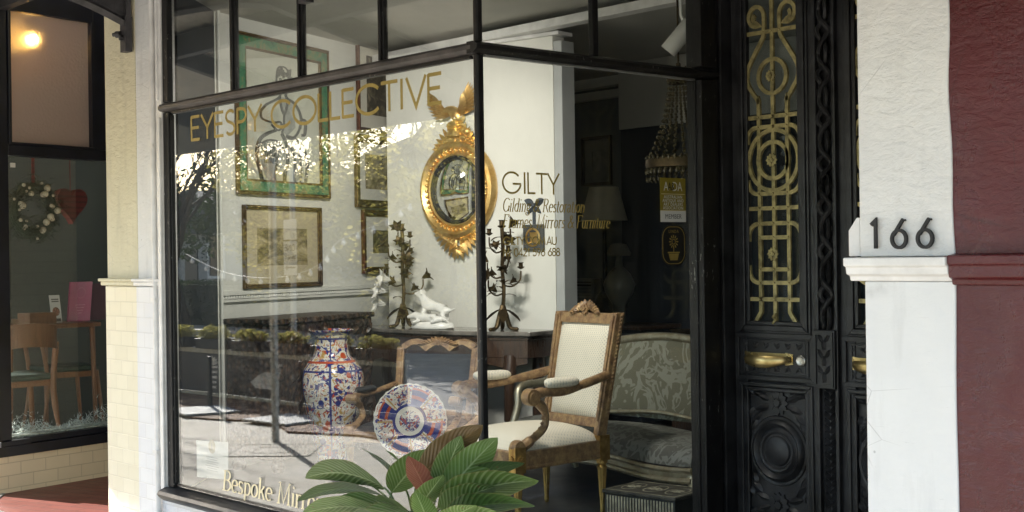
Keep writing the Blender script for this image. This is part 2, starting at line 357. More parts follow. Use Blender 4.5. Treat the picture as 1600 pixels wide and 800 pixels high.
# imari porcelain: blue, iron red and gold over white
def imari(name, mode):
    s = NT(name); o = s.xyz()
    if mode == 'vase':
        ang = s.math('DIVIDE', s.math('ARCTAN2', o[1], o[0]), 2 * PI); rad = o[2]; seg_n = 6.0
    else:
        ang = s.math('DIVIDE', s.math('ARCTAN2', o[2], o[0]), 2 * PI)
        rad = s.math('POWER', s.math('ADD', s.math('POWER', o[0], 2.0), s.math('POWER', o[2], 2.0)), .5); seg_n = 8.0
    v = s.coord()
    n1 = s.noise(v, 17 if mode == 'vase' else 26, 5, .6, 1.6); n2 = s.noise(v, 24 if mode == 'vase' else 30, 4, .6, 2.2)
    vd = s.voro(v, 15 if mode == 'vase' else 24)
    fl = s.ramp(vd.outputs['Distance'], [(.30, 1.), (.36, 0.)])
    vc = vd.outputs['Color']; sp = s.n('SeparateColor'); s.l(vc, sp.inputs[0])
    wht = (.66, .63, .56); blue = (.010, .022, .17); red = (.42, .065, .018); gld = (.42, .26, .07); dk = (.03, .03, .07)
    c = s.mix(s.ramp(n1, [(.53, 0.), (.55, 1.)]), wht, blue)
    c = s.mix(s.ramp(n2, [(.565, 0.), (.585, 1.)]), c, red)
    c = s.mix(s.ramp(n1, [(.40, 1.), (.42, 0.)]), c, gld) if mode == 'vase' else s.mix(s.ramp(n1, [(.38, .7), (.40, 0.)]), c, red)
    pick = s.math('GREATER_THAN', sp.outputs[0], .62)
    c = s.mix(s.math('MULTIPLY', fl, pick), c, red)
    pick2 = s.math('LESS_THAN', sp.outputs[1], .28)
    c = s.mix(s.math('MULTIPLY', fl, pick2), c, blue)
    seg = s.math('FRACT', s.math('MULTIPLY', ang, seg_n))
    line = s.ramp(s.math('ABSOLUTE', s.math('SUBTRACT', seg, .5)), [(.455, 0.), (.47, 1.)])
    if mode == 'vase':
        c = s.mix(line, c, blue)
        for z0, z1, cc in ((.0, .035, blue), (.60, .612, blue), (.655, .668, red), (.80, .812, blue), (.828, .85, blue)):
            f = s.math('MULTIPLY', s.math('GREATER_THAN', rad, z0), s.math('LESS_THAN', rad, z1)); c = s.mix(f, c, cc)
    else:
        alt = s.math('GREATER_THAN', s.math('FRACT', s.math('MULTIPLY', ang, 4.0)), .5)
        nar = s.math('LESS_THAN', s.math('ABSOLUTE', s.math('SUBTRACT', seg, .5)), .36)
        pal = s.mix(s.math('GREATER_THAN', n2, .52), blue, red)
        ring = s.math('MULTIPLY', s.math('GREATER_THAN', rad, .112), s.math('LESS_THAN', rad, .214))
        c = s.mix(s.math('MULTIPLY', s.math('MULTIPLY', nar, alt), ring), c, s.mix(s.math('GREATER_THAN', s.math('FRACT', s.math('MULTIPLY', rad, 18.0)), .62), blue, red))
        c = s.mix(s.math('MULTIPLY', s.math('LESS_THAN', rad, .112), s.math('GREATER_THAN', rad, .094)), c, blue)
        inner = s.math('LESS_THAN', rad, .094)
        bq = s.mix(s.math('GREATER_THAN', n1, .50), wht, blue); bq = s.mix(s.math('GREATER_THAN', n2, .57), bq, red)
        flow = s.math('LESS_THAN', rad, .068)
        c = s.mix(inner, c, s.mix(flow, wht, bq))
        c = s.mix(s.math('MULTIPLY', line, ring), c, gld)
        c = s.mix(s.math('GREATER_THAN', rad, .232), c, wht)
    s.col(c); s.rough(.16); return s.m
imari_vase = imari('imari_vase_glaze', 'vase'); imari_plate = imari('imari_plate_glaze', 'plate')

def art(name, stops, sc=4, stretch=(1, 1, 1), dist=1.0):
    s = NT(name); n = s.noise(s.coord('Object', stretch), sc, 8, .65, dist); s.col(s.ramp(n, stops)); s.rough(.7); return s.m
art_land = art('landscape_picture', [(.3, (.05, .04, .02)), (.45, (.16, .13, .06)), (.58, (.36, .30, .16)), (.7, (.50, .44, .28))], 5, (1, 1, 2.2))
art_still = art('still_life_picture', [(.35, (.02, .017, .012)), (.5, (.06, .05, .03)), (.62, (.20, .17, .11)), (.75, (.32, .29, .22))], 9)
art_etch = art('etching_picture', [(.35, (.05, .045, .03)), (.5, (.25, .22, .14)), (.65, (.42, .38, .26))], 10)
art_botan = art('dark_botanical_picture', [(.35, (.02, .02, .014)), (.55, (.08, .07, .035)), (.7, (.24, .20, .09))], 8)
art_grey = art('faded_print', [(.3, (.12, .13, .13)), (.7, (.24, .25, .24))], 6)

# ------------------------------------------------------------------ mesh building
COL = scn.collection
class MB:
    def __init__(s): s.v = []; s.f = []; s.uv = {}
    def add(s, vs, fs):
        o = len(s.v); s.v += [Vector(p) for p in vs]; s.f += [tuple(i + o for i in f) for f in fs]; return o
    def box(s, x0, x1, y0, y1, z0, z1):
        vs = [(x, y, z) for z in (z0, z1) for y in (y0, y1) for x in (x0, x1)]
        s.add(vs, [(0, 2, 3, 1), (4, 5, 7, 6), (0, 1, 5, 4), (2, 6, 7, 3), (0, 4, 6, 2), (1, 3, 7, 5)])
    def obox(s, c, ax, ay, az):                       # centre and three half-axis vectors
        c, ax, ay, az = map(Vector, (c, ax, ay, az))
        vs = [c + ax * i + ay * j + az * k for k in (-1, 1) for j in (-1, 1) for i in (-1, 1)]
        s.add(vs, [(0, 2, 3, 1), (4, 5, 7, 6), (0, 1, 5, 4), (2, 6, 7, 3), (0, 4, 6, 2), (1, 3, 7, 5)])
    def bar(s, a, b, wd, ht, up=(0, 0, 1)):
        a, b = Vector(a), Vector(b); d = (b - a); L = d.length; d.normalize(); u = Vector(up)
        sd = d.cross(u)
        if sd.length < 1e-5: sd = d.cross(Vector((1, 0, 0)))
        sd.normalize(); u = sd.cross(d)
        s.obox((a + b) / 2, d * L / 2, sd * wd / 2, u * ht / 2)
    def tube(s, pts, r, n=8, cap=True, closed=False, flat=1.0, up=None):
        pts = [Vector(p) for p in pts]; N = len(pts)
        rs = r if isinstance(r, (list, tuple)) else [r] * N
        prev = None; rings = []
        for i, p in enumerate(pts):
            if closed: d = pts[(i + 1) % N] - pts[i - 1]
            else: d = pts[min(i + 1, N - 1)] - pts[max(i - 1, 0)]
            if d.length < 1e-9: d = Vector((0, 0, 1))
            d.normalize()
            if up is not None:
                a = Vector(up); a = a - d * a.dot(d)
                if a.length < 1e-4: a = prev or d.orthogonal()
            elif prev is None: a = d.orthogonal()
            else:
                a = prev - d * prev.dot(d)
                if a.length < 1e-6: a = d.orthogonal()
            a.normalize(); prev = a; b = d.cross(a)
            rings.append([p + (a * math.cos(2 * PI * k / n) * flat + b * math.sin(2 * PI * k / n)) * rs[i] for k in range(n)])
        o = len(s.v)
        for rg_ in rings: s.v += rg_
        M = N if closed else N - 1
        for i in range(M):
            j = (i + 1) % N
            for k in range(n):
                k2 = (k + 1) % n
                s.f.append((o + i * n + k, o + i * n + k2, o + j * n + k2, o + j * n + k))
        if cap and not closed:
            s.f.append(tuple(o + k for k in reversed(range(n)))); s.f.append(tuple(o + (N - 1) * n + k for k in range(n)))
    def lathe(s, prof, c=(0, 0, 0), ax=(0, 0, 1), n=24, sx=1.0, sy=1.0, flute=0, fd=0):
        c = Vector(c); ax = Vector(ax).normalized(); q = ax.to_track_quat('Z', 'Y').to_matrix()
        o = len(s.v); N = len(prof)
        for r, h in prof:
            for k in range(n):
                a = 2 * PI * k / n; rr = r
                if flute: rr = r * (1 - fd * (.5 + .5 * math.cos(a * flute)))
                s.v.append(c + q @ Vector((rr * math.cos(a) * sx, rr * math.sin(a) * sy, h)))
        for i in range(N - 1):
            for k in range(n):
                k2 = (k + 1) % n
                s.f.append((o + i * n + k, o + i * n + k2, o + (i + 1) * n + k2, o + (i + 1) * n + k))
        if prof[0][0] > 1e-4: s.f.append(tuple(o + k for k in reversed(range(n))))
        if prof[-1][0] > 1e-4: s.f.append(tuple(o + (N - 1) * n + k for k in range(n)))
    def ell(s, c, r, n=10, m=6, rot=None):
        c = Vector(c); r = (r, r, r) if not isinstance(r, (tuple, list)) else r
        rm = rot if rot is not None else Matrix.Identity(3)
        o = len(s.v)
        for i in range(1, m):
            t = PI * i / m
            for k in range(n):
                a = 2 * PI * k / n
                s.v.append(c + rm @ Vector((r[0] * math.sin(t) * math.cos(a), r[1] * math.sin(t) * math.sin(a), r[2] * math.cos(t))))
        s.v.append(c + rm @ Vector((0, 0, r[2]))); s.v.append(c + rm @ Vector((0, 0, -r[2])))
        T = len(s.v) - 2
        for i in range(m - 2):
            for k in range(n):
                k2 = (k + 1) % n
                s.f.append((o + i * n + k, o + (i + 1) * n + k, o + (i + 1) * n + k2, o + i * n + k2))
        for k in range(n):
            k2 = (k + 1) % n
            s.f.append((T, o + k, o + k2)); s.f.append((T + 1, o + (m - 2) * n + k2, o + (m - 2) * n + k))
    def prism(s, poly, fr, d0, d1):
        # poly: 2D outline, fr: (a, b, depth) -> point
        n = len(poly); o = len(s.v)
        s.v += [Vector(fr(a, b, d0)) for a, b in poly] + [Vector(fr(a, b, d1)) for a, b in poly]
        s.f.append(tuple(o + i for i in range(n))); s.f.append(tuple(o + n + i for i in reversed(range(n))))
        for i in range(n):
            j = (i + 1) % n; s.f.append((o + i, o + n + i, o + n + j, o + j))
    def ribbon(s, pts, wd, fr, d0, d1, closed=False, nib=None):
        P = [Vector((a, b)) for a, b in pts]; N = len(P)
        if N < 2: return
        L, Rr = [], []
        for i in range(N):
            if closed: d1_, d2_ = P[i] - P[i - 1], P[(i + 1) % N] - P[i]
            else: d1_, d2_ = P[i] - P[max(i - 1, 0)], P[min(i + 1, N - 1)] - P[i]
            if d1_.length < 1e-9: d1_ = d2_
            if d2_.length < 1e-9: d2_ = d1_
            d1_ = d1_.normalized(); d2_ = d2_.normalized()
            t = d1_ + d2_
            if t.length < 1e-3: t = d2_
            t.normalize(); nn = Vector((-t.y, t.x)); k = 1 / max(.45, nn.dot(Vector((-d2_.y, d2_.x))))
            ww = wd if nib is None else (nib + (wd - nib) * abs(t.y) ** 1.3)
            L.append(P[i] + nn * ww / 2 * k); Rr.append(P[i] - nn * ww / 2 * k)
        o = len(s.v)
        for dd in (d0, d1):
            s.v += [Vector(fr(p.x, p.y, dd)) for p in L] + [Vector(fr(p.x, p.y, dd)) for p in Rr]
        def id(layer, side, i): return o + layer * 2 * N + side * N + i % N
        for i in range(N if closed else N - 1):
            j = i + 1
            s.f.append((id(0, 0, i), id(0, 0, j), id(0, 1, j), id(0, 1, i)))
            s.f.append((id(1, 0, i), id(1, 1, i), id(1, 1, j), id(1, 0, j)))
            s.f.append((id(0, 0, i), id(1, 0, i), id(1, 0, j), id(0, 0, j)))
            s.f.append((id(0, 1, i), id(0, 1, j), id(1, 1, j), id(1, 1, i)))
        if not closed:
            for i in (0, N - 1): s.f.append((id(0, 0, i), id(0, 1, i), id(1, 1, i), id(1, 0, i)))
    def build(s, name, mat, parent=None, smooth=None, bevel=0, loc=None, uv=None):
        me = bpy.data.meshes.new(name); me.from_pydata([tuple(p) for p in s.v], [], s.f); me.update()
        bm = bmesh.new(); bm.from_mesh(me); bmesh.ops.recalc_face_normals(bm, faces=bm.faces); bm.to_mesh(me); bm.free()
        if uv:
            lay = me.uv_layers.new(name='UVMap')
            for lp in me.loops: lay.data[lp.index].uv = uv[lp.vertex_index]
        if smooth is not None:
            me.polygons.foreach_set('use_smooth', [True] * len(me.polygons))
            me.set_sharp_from_angle(angle=R(smooth))
        me.materials.append(mat)
        o = bpy.data.objects.new(name, me); COL.objects.link(o)
        if parent is not None: o.parent = parent
        if loc is not None: o.location = loc
        if bevel:
            md = o.modifiers.new('bevel', 'BEVEL'); md.width = bevel; md.segments = 2; md.limit_method = 'ANGLE'; md.angle_limit = R(40)
            md.harden_normals = False
        return o

def thing(name, label, cat, loc=(0, 0, 0), rotz=0, group=None):
    o = bpy.data.objects.new(name, None); COL.objects.link(o); o.location = loc; o.rotation_euler = (0, 0, rotz)
    o.empty_display_size = .1; o['label'] = label; o['category'] = cat
    if group: o['group'] = group
    return o
def tag(o, label, cat, group=None):
    o['label'] = label; o['category'] = cat
    if group: o['group'] = group
    return o
def struct(o): o['kind'] = 'structure'; return o
def dup(root, loc, rotz, label=None):
    def cp(o, par):
        c = o.copy(); COL.objects.link(c); c.parent = par
        for ch in list(o.children): cp(ch, c)
        return c
    r = cp(root, None); r.location = loc; r.rotation_euler = (0, 0, rotz)
    if label: r['label'] = label
    return r
def arc(cx, cy, rx, ry, a0, a1, n=14):
    return [(cx + rx * math.cos(R(a0 + (a1 - a0) * i / n)), cy + ry * math.sin(R(a0 + (a1 - a0) * i / n))) for i in range(n + 1)]
def bez(p0, p1, p2, p3, n=12):
    p0, p1, p2, p3 = map(Vector, (p0, p1, p2, p3)); out = []
    for i in range(n + 1):
        t = i / n; u = 1 - t; out.append(p0 * u**3 + p1 * 3 * u * u * t + p2 * 3 * u * t * t + p3 * t**3)
    return out
def spline(pts, n=8):
    pts = [Vector(p) for p in pts]; P = [pts[0]] + pts + [pts[-1]]; out = []
    for i in range(1, len(P) - 2):
        for k in range(n):
            t = k / n; a, b, c, d = P[i - 1], P[i], P[i + 1], P[i + 2]
            out.append(.5 * ((2 * b) + (c - a) * t + (2 * a - 5 * b + 4 * c - d) * t * t + (-a + 3 * b - 3 * c + d) * t**3))
    out.append(pts[-1]); return out

# ------------------------------------------------------------------ stroke lettering
def glyphs():
    G = {}
    S = lambda *st: list(st)
    # thin sans capitals: cap height 1, (advance, strokes)
    G['E'] = (.50, S([(.05, 0), (.05, 1)], [(.05, .96), (.44, .96)], [(.05, .52), (.40, .52)], [(.05, .04), (.44, .04)]))
    G['Y'] = (.62, S([(.02, 1), (.31, .46)], [(.60, 1), (.31, .46)], [(.31, .47), (.31, 0)]))
    G['S'] = (.52, S(arc(.25, .73, .19, .23, 35, 180, 10)[:-1] + spline([(.06, .73, 0), (.12, .58, 0), (.25, .50, 0), (.38, .42, 0), (.44, .26, 0)], 4)[:-1] + arc(.25, .26, .19, .22, 0, -150, 10)))
    G['S'] = (.52, [[(p[0], p[1]) for p in st] for st in G['S'][1]])
    G['P'] = (.50, S([(.05, 0), (.05, 1)], [(.05, .96), (.22, .96)] + arc(.22, .71, .21, .25, 90, -90, 10) + [(.05, .46)]))
    G['C'] = (.86, S(arc(.46, .5, .43, .48, 42, 318, 26)))
    G['O'] = (.96, S(arc(.48, .5, .43, .48, 0, 360, 32)))
    G['L'] = (.44, S([(.05, 1), (.05, 0)], [(.05, .04), (.40, .04)]))
    G['T'] = (.56, S([(.01, .96), (.55, .96)], [(.28, .96), (.28, 0)]))
    G['I'] = (.24, S([(.12, 0), (.12, 1)]))
    G['V'] = (.66, S([(.03, 1), (.33, .02), (.63, 1)]))
    G['G'] = (.98, S(arc(.48, .5, .43, .48, 40, 352, 28), [(.52, .45), (.92, .45)]))
    G['M'] = (.86, S([(.05, 0), (.14, 1), (.43, .15), (.72, 1), (.81, 0)]))
    G['A'] = (.70, S([(.03, 0), (.35, 1), (.67, 0)], [(.14, .30), (.56, .30)]))
    G['U'] = (.70, S([(.06, 1), (.06, .30)] + arc(.35, .30, .29, .28, 180, 360, 14) + [(.64, 1)]))
    G['.'] = (.20, S([(.07, .04), (.13, .04)])); G[':'] = (.20, S([(.07, .08), (.13, .08)], [(.07, .55), (.13, .55)])); G[' '] = (.36, [])
    G['0'] = (.62, S(arc(.31, .5, .25, .48, 0, 360, 24))); G['1'] = (.36, S([(.06, .84), (.22, .99), (.22, 0)]))
    G['2'] = (.60, S(arc(.29, .72, .22, .25, 170, -30, 12) + [(.06, .04), (.54, .04)])); G['4'] = (.64, S([(.46, 0), (.46, 1), (.04, .26), (.62, .26)]))
    G['5'] = (.58, S([(.50, .96), (.16, .96), (.10, .56)] + arc(.28, .33, .24, .30, 120, -150, 16))); G['9'] = (.60, S(arc(.29, .69, .23, .28, 0, 360, 18), [(.52, .69), (.26, 0)]))
    G['6'] = (.62, S([(.46, 1.0), (.12, .46)], arc(.31, .32, .25, .30, 0, 360, 22))); G['8'] = (.58, S(arc(.28, .75, .19, .22, 0, 360, 18), arc(.28, .27, .24, .26, 0, 360, 20)))
    return G
GS = glyphs()
def serif_glyphs():
    G = {}
    def ser(x, y, w=.09): return [(x - w, y), (x + w, y)]
    x_ = .62
    A = arc
    G['B'] = (.62, [[(.12, 0), (.12, 1)], ser(.12, 0), ser(.12, 1), [(.12, 1), (.28, 1)] + A(.28, .765, .20, .235, 90, -90, 10) + [(.12, .53)], [(.28, .53)] + A(.30, .265, .25, .265, 90, -90, 10) + [(.12, 0)]])
    G['e'] = (.46, [[(.06, .33), (.40, .36)] + A(.23, .36, .17, .26, 0, 180, 10) + A(.24, .30, .19, .30, 180, 310, 10)])
    G['s'] = (.38, [A(.19, .46, .12, .15, 30, 180, 8) + [(.12, .36), (.26, .27)] + A(.18, .16, .13, .16, 20, -150, 8)])
    G['p'] = (.50, [[(.12, -.30), (.12, .60)], ser(.12, -.30), [(.03, .58), (.12, .62)], A(.26, .31, .18, .30, 150, -150, 16)])
    G['o'] = (.48, [A(.24, .31, .19, .30, 0, 360, 20)])
    G['k'] = (.48, [[(.10, 0), (.10, 1)], ser(.10, 0, .07), [(.02, .99), (.10, 1.0)], [(.12, .28), (.36, .60)], [(.22, .40), (.42, 0)], ser(.36, .61, .07), ser(.42, 0, .06)])
    G['M'] = (.88, [[(.12, 0), (.16, 1), (.42, .04), (.70, 1), (.74, 0)], ser(.12, 0), ser(.74, 0), ser(.13, 1, .07), ser(.73, 1, .07)])
    G['i'] = (.24, [[(.12, 0), (.12, .62)], ser(.12, 0, .07), [(.04, .58), (.12, .62)], [(.10, .86), (.14, .92)]])
    G['r'] = (.38, [[(.12, 0), (.12, .62)], ser(.12, 0, .08), [(.03, .58), (.12, .62)], A(.26, .44, .14, .17, 160, 50, 8)])
    G[','] = (.20, [[(.10, .06), (.12, 0), (.06, -.16)]])
    G['G'] = (.72, [A(.38, .5, .31, .5, 45, 330, 22), [(.64, .02), (.64, .40)], ser(.62, .41)])
    G['l'] = (.24, [[(.12, 0), (.12, 1)], ser(.12, 0, .07), [(.04, .97), (.12, 1)]])
    G['d'] = (.50, [[(.40, 0), (.40, 1)], [(.32, .97), (.40, 1)], [(.40, 0), (.47, .02)], A(.24, .31, .18, .30, 30, 330, 16)])
    G['n'] = (.52, [[(.12, 0), (.12, .62)], ser(.12, 0, .07), [(.03, .58), (.12, .62)], A(.27, .40, .14, .21, 165, 0, 8) + [(.41, 0)], ser(.41, 0, .07)])
    G['g'] = (.46, [A(.22, .42, .15, .19, 0, 360, 16), [(.34, .55), (.44, .60)], [(.14, .26), (.10, .12), (.34, .06)] + A(.22, -.12, .18, .15, 50, -230, 14)])
    G['&'] = (.72, [[(.68, .0), (.22, .72)] + A(.31, .82, .11, .16, 200, -40, 10) + [(.14, .38)] + A(.27, .22, .20, .22, 150, 330, 12) + [(.62, .50)]])
    G['R'] = (.66, [[(.12, 0), (.12, 1)], ser(.12, 0), ser(.12, 1), [(.12, 1), (.28, 1)] + A(.28, .76, .21, .24, 90, -90, 10) + [(.12, .52)], [(.30, .52), (.60, 0)], ser(.62, 0, .06)])
    G['t'] = (.32, [[(.14, .84), (.14, .12)] + A(.23, .10, .09, .10, 180, 310, 6), [(.03, .60), (.28, .60)]])
    G['a'] = (.46, [A(.20, .44, .14, .17, 150, 0, 8) + [(.34, .06), (.42, .02)], A(.20, .17, .14, .17, 60, 330, 14)])
    G['F'] = (.58, [[(.12, 0), (.12, 1)], ser(.12, 0), ser(.10, 1, .06), [(.12, 1), (.52, 1)], [(.52, 1), (.52, .86)], [(.12, .54), (.40, .54)]])
    G['m'] = (.80, [[(.12, 0), (.12, .62)], ser(.12, 0, .07), [(.03, .58), (.12, .62)], A(.26, .40, .14, .21, 165, 0, 8) + [(.40, 0)], ser(.40, 0, .06), A(.54, .40, .14, .21, 165, 0, 8) + [(.68, 0)], ser(.68, 0, .07)])
    G['u'] = (.52, [[(.10, .62), (.10, .2)] + A(.25, .2, .15, .20, 180, 330, 8), [(.40, .62), (.40, 0)], [(.40, 0), (.48, .02)]])
    G[' '] = (.30, [])
    return G
GB = serif_glyphs()
def lettering(text, fr, x0, x1, z0, h, wd, G=GS, shear=0, nib=None, depth=.0012, scx=None, track=0.0):
    # width of the run fitted between x0 and x1
    mb = MB(); adv = sum(G[c][0] + track for c in text) - track
    k = scx if scx else (x1 - x0) / adv
    x = x0; q = 0
    for c in text:
        a, strokes = G[c]
        for st in strokes:
            pts = [(x + p[0] * k + shear * p[1] * h, z0 + p[1] * h) for p in st]
            q += 1
            closed = len(pts) > 8 and abs(pts[0][0] - pts[-1][0]) < 1e-6 and abs(pts[0][1] - pts[-1][1]) < 1e-6
            if closed: pts = pts[:-1]
            dd = depth + (q % 4) * .00025
            mb.ribbon(pts, wd, fr, .0004, dd, closed, nib)
        x += (a + track) * k
    return mb
def text_obj(name, body, size, fr_m, mat, parent, sx=1.0, shear=0, align='CENTER', space=1.0, ext=.0006, off=0):
    cu = bpy.data.curves.new(name, 'FONT'); cu.body = body; cu.size = size; cu.extrude = ext; cu.shear = shear
    cu.align_x = align; cu.align_y = 'CENTER'; cu.space_character = space; cu.offset = off; cu.resolution_u = 3
    tmp = bpy.data.objects.new(name, cu); COL.objects.link(tmp); dg_ = bpy.context.evaluated_depsgraph_get()
    me = bpy.data.meshes.new_from_object(tmp.evaluated_get(dg_)); COL.objects.unlink(tmp); bpy.data.objects.remove(tmp)
    me.materials.clear(); me.materials.append(mat); o = bpy.data.objects.new(name, me); COL.objects.link(o)
    o.parent = parent; o.matrix_local = fr_m @ Matrix.Diagonal((sx, 1, 1, 1)); return o
FRONT = lambda a, b, d: (a, -.004 - d, b)                    # facade plane: a = X, b = Z, d out to the street
SIDE = lambda a, b, d: (-4.246 + d, a, b)                     # side pane: a = Y, b = Z, d out into the recess
def frm(origin, ux, uy):                                       # text matrix from origin and two directions
    ux, uy = Vector(ux).normalized(), Vector(uy).normalized(); n = ux.cross(uy)
    m = Matrix((ux, uy, n)).transposed().to_4x4(); m.translation = Vector(origin); return m

# ================================================================== SETTING: ground, pavement, road
def sheet(name, x0, x1, y0, y1, z, mat, t=.004):
    mb = MB(); mb.box(x0, x1, y0, y1, z - t, z); return struct(mb.build(name, mat))
sheet('ground', -400, 400, -400, 400, -.16, ground_m)
sheet('road', -200, 200, -12.0, -5.6, -.12, asphalt, .03)
sheet('pavement', -200, 200, -5.45, .0, 0, concrete, .15)
mb = MB(); mb.box(-200, 200, -5.6, -5.451, -.15, -.004); struct(mb.build('kerb', basic('kerb_stone', (.35, .34, .32), .85, 0, .15, 3), bevel=.02))
mb = MB(); mb.box(-200, 200, -14.5, -12.0, -.15, 0); struct(mb.build('far_pavement', concrete))
mb = MB()
# uneven edge of the planted bed
edge = [(-19, -3.2)] + [(-19 + .35 * i, -3.12 - .12 * math.sin(i * 1.3) - .012 * i + random.uniform(-.05, .05)) for i in range(1, 27)]
poly = edge + [(-9.7, -5.3), (-19, -5.3)]
mb.prism(poly, lambda a, b, d: (a, b, d), .001, .02); struct(mb.build('garden_bed', mulch))

# ================================================================== THE ANTIQUE SHOP
shop = thing('antique_shop', 'antique shop with black timber bay window, gold lettering and carved black double doors', 'shop building')
P = lambda nm, mb_, m, par=None, **k: mb_.build(nm, m, par or shop, **k)

# --- left pilaster (white half), with its tiled foot and cap
mb = MB(); mb.box(-7.391, -7.062, .012, .055, 1.5, 4.3); P('pilaster', mb, white_stucco, bevel=.006)
mb = MB(); mb.box(-7.391, -7.062, 0, .055, -.05, 1.5); P('tiled_pilaster_foot', mb, white_tile)
mb = MB(); mb.box(-7.391, -7.03, -.022, .02, 1.505, 1.53); mb.box(-7.391, -7.04, -.036, .02, 1.53, 1.548); P('pilaster_cap', mb, white_trim, bevel=.006)
mb = MB(); mb.tube([(-7.105, -.022, .0), (-7.105, -.022, 1.2), (-7.104, -.024, 2.4), (-7.105, -.022, 4.2)], .017, 12)
for z in (.55, 1.42, 2.3, 3.2): mb.box(-7.128, -7.082, -.042, .0, z, z + .018)
P('conduit_pipe', mb, white_trim, smooth=50)
mb = MB(); mb.box(-7.06, -6.99, -.03, .06, .30, 4.3); mb.box(-7.02, -6.99, -.045, -.03, .37, 2.46); mb.box(-7.045, -7.02, -.038, -.03, 2.56, 4.3); P('timber_trim', mb, white_trim, bevel=.005)

# --- stallriser under the windows
mb = MB(); mb.box(-7.06, -4.22, .0, .10, -.05, .30); P('tiled_stallriser', mb, white_tile)
mb = MB(); mb.box(-4.32, -4.222, .101, 1.52, -.05, .30); P('side_stallriser', mb, m_tile('white_side_tile', (.70, .71, .72), (.66, .67, .68), (.5, .5, .5), .152, .088, (0, 1)))

# --- street window: outer frame is the part's own mesh
mb = MB()
mb.box(-6.988, -6.925, -.022, .012, .375, 2.486); mb.box(-6.988, -6.925, -.022, .012, 2.545, 3.44)
mb.box(-6.99, -4.20, -.04, .09, 3.44, 3.56)
mb.box(-6.924, -6.914, -.012, .012, .40, 2.47); mb.box(-6.9, -4.29, -.012, .012, .388, .396)
swin = P('street_window', mb, frame_black, bevel=.004)
S_ = lambda nm, mb_, m, **k: mb_.build(nm, m, swin, **k)
mb = MB(); prof = [(-.012, 2.490), (-.030, 2.494), (-.043, 2.506), (-.044, 2.522), (-.034, 2.532), (-.020, 2.538), (.022, 2.538), (.022, 2.490)]
mb.prism(prof, lambda a, b, d: (d, a, b), -7.005, -4.2485); S_('transom_bar', mb, transom_paint, smooth=35)
mb = MB(); mb.box(-6.90, -4.29, -.014, .012, 2.474, 2.486); S_('glazing_bead', mb, frame_black)
for a, b in ((-6.252, -6.203), (-5.606, -5.562), (-4.937, -4.895)):
    mb = MB(); mb.box(a, b, -.010, .018, 2.539, 3.44); mb.box(a + .012, b - .012, -.020, -.010, 2.539, 3.44); S_('mullion', mb, frame_black, bevel=.004)
mb = MB(); mb.box(-4.268, -4.238, -.014, .022, .375, 2.490); mb.box(-4.268, -4.240, -.012, .020, 2.539, 3.44); S_('corner_post', mb, frame_black, bevel=.007)
mb = MB(); prof = [(.05, .375), (-.03, .372), (-.075, .355), (-.085, .338), (-.075, .322), (-.055, .305), (-.045, .298), (.05, .298)]
mb.prism(prof, lambda a, b, d: (d, a, b), -7.0, -4.195); S_('sill', mb, black_paint, smooth=30)
mb = MB(); mb.box(-6.926, -4.266, 0, .006, .38, 2.492); S_('window_pane', mb, glass)
for a, b in ((-6.926, -6.252), (-6.203, -5.606), (-5.562, -4.937), (-4.895, -4.267)):
    mb = MB(); mb.box(a, b, 0, .006, 2.537, 3.44); S_('fanlight_pane', mb, glass)
# gold lettering on the glass
S_('shop_name_lettering', lettering('EYESPY COLLECTIVE', FRONT, -6.70, -4.475, 2.306, .136, .0165), gold_leaf)
S_('window_lettering', lettering('Bespoke Mirrors,', FRONT, -6.405, -5.37, .425, .105, .016, GB, .16, .005), gold_pale)

# --- side window of the recess
mb = MB()
mb.box(-4.30, -4.205, 1.362, 1.475, .375, 2.484); mb.box(-4.30, -4.205, 1.362, 1.475, 2.546, 3.44); mb.box(-4.30, -4.205, .09, 1.52, 3.44, 3.56)
mb.box(-4.262, -4.240, 1.354, 1.362, .38, 2.48); mb.box(-4.262, -4.236, .05, 1.344, .376, .386)
rwin = P('side_window', mb, frame_black, bevel=.004)
S2 = lambda nm, mb_, m, **k: mb_.build(nm, m, rwin, **k)
mb = MB(); prof = [(-4.262, 2.490), (-4.226, 2.494), (-4.208, 2.506), (-4.207, 2.522), (-4.218, 2.532), (-4.232, 2.538), (-4.272, 2.538), (-4.272, 2.490)]
mb.prism(prof, lambda a, b, d: (a, d, b), -.043, 1.50); S2('transom_bar', mb, frame_black, smooth=35)
mb = MB(); mb.box(-4.262, -4.238, .03, 1.354, 2.481, 2.489); S2('glazing_bead', mb, metal_grey)
mb = MB(); mb.box(-4.268, -4.238, .664, .700, 2.539, 3.44); S2('mullion', mb, frame_black, bevel=.004)
mb = MB(); prof = [(-4.30, .375), (-4.20, .372), (-4.165, .35), (-4.165, .32), (-4.19, .299), (-4.30, .299)]
mb.prism(prof, lambda a, b, d: (a, d, b), .052, 1.51); S2('sill', mb, black_paint, smooth=30)
mb = MB(); mb.box(-4.254, -4.248, .022, 1.36, .376, 2.492); S2('window_pane', mb, glass_side)
for a, b in ((.021, .664), (.700, 1.362)):
    mb = MB(); mb.box(-4.254, -4.248, a, b, 2.537, 3.44); S2('fanlight_pane', mb, glass_side)
S2('trade_name_lettering', lettering('GILTY', SIDE, .117, .452, 1.914, .092, .0085), gold_leaf)
mb = lettering('Gilding & Restoration', SIDE, .117, .602, 1.838, .056, .0052, GB, .2, .0026)
m2 = lettering('Frames, Mirrors & Furniture', SIDE, .117, .762, 1.787 - .018, .056, .0052, GB, .2, .0026); mb.add(m2.v, m2.f)
S2('services_lettering', mb, gold_leaf)
mb = lettering('GILTY.COM.AU', SIDE, .121, .43, 1.697, .034, .0046)
m2 = lettering('M: 0421 596 688', SIDE, .121, .45, 1.648, .034, .0046); mb.add(m2.v, m2.f)
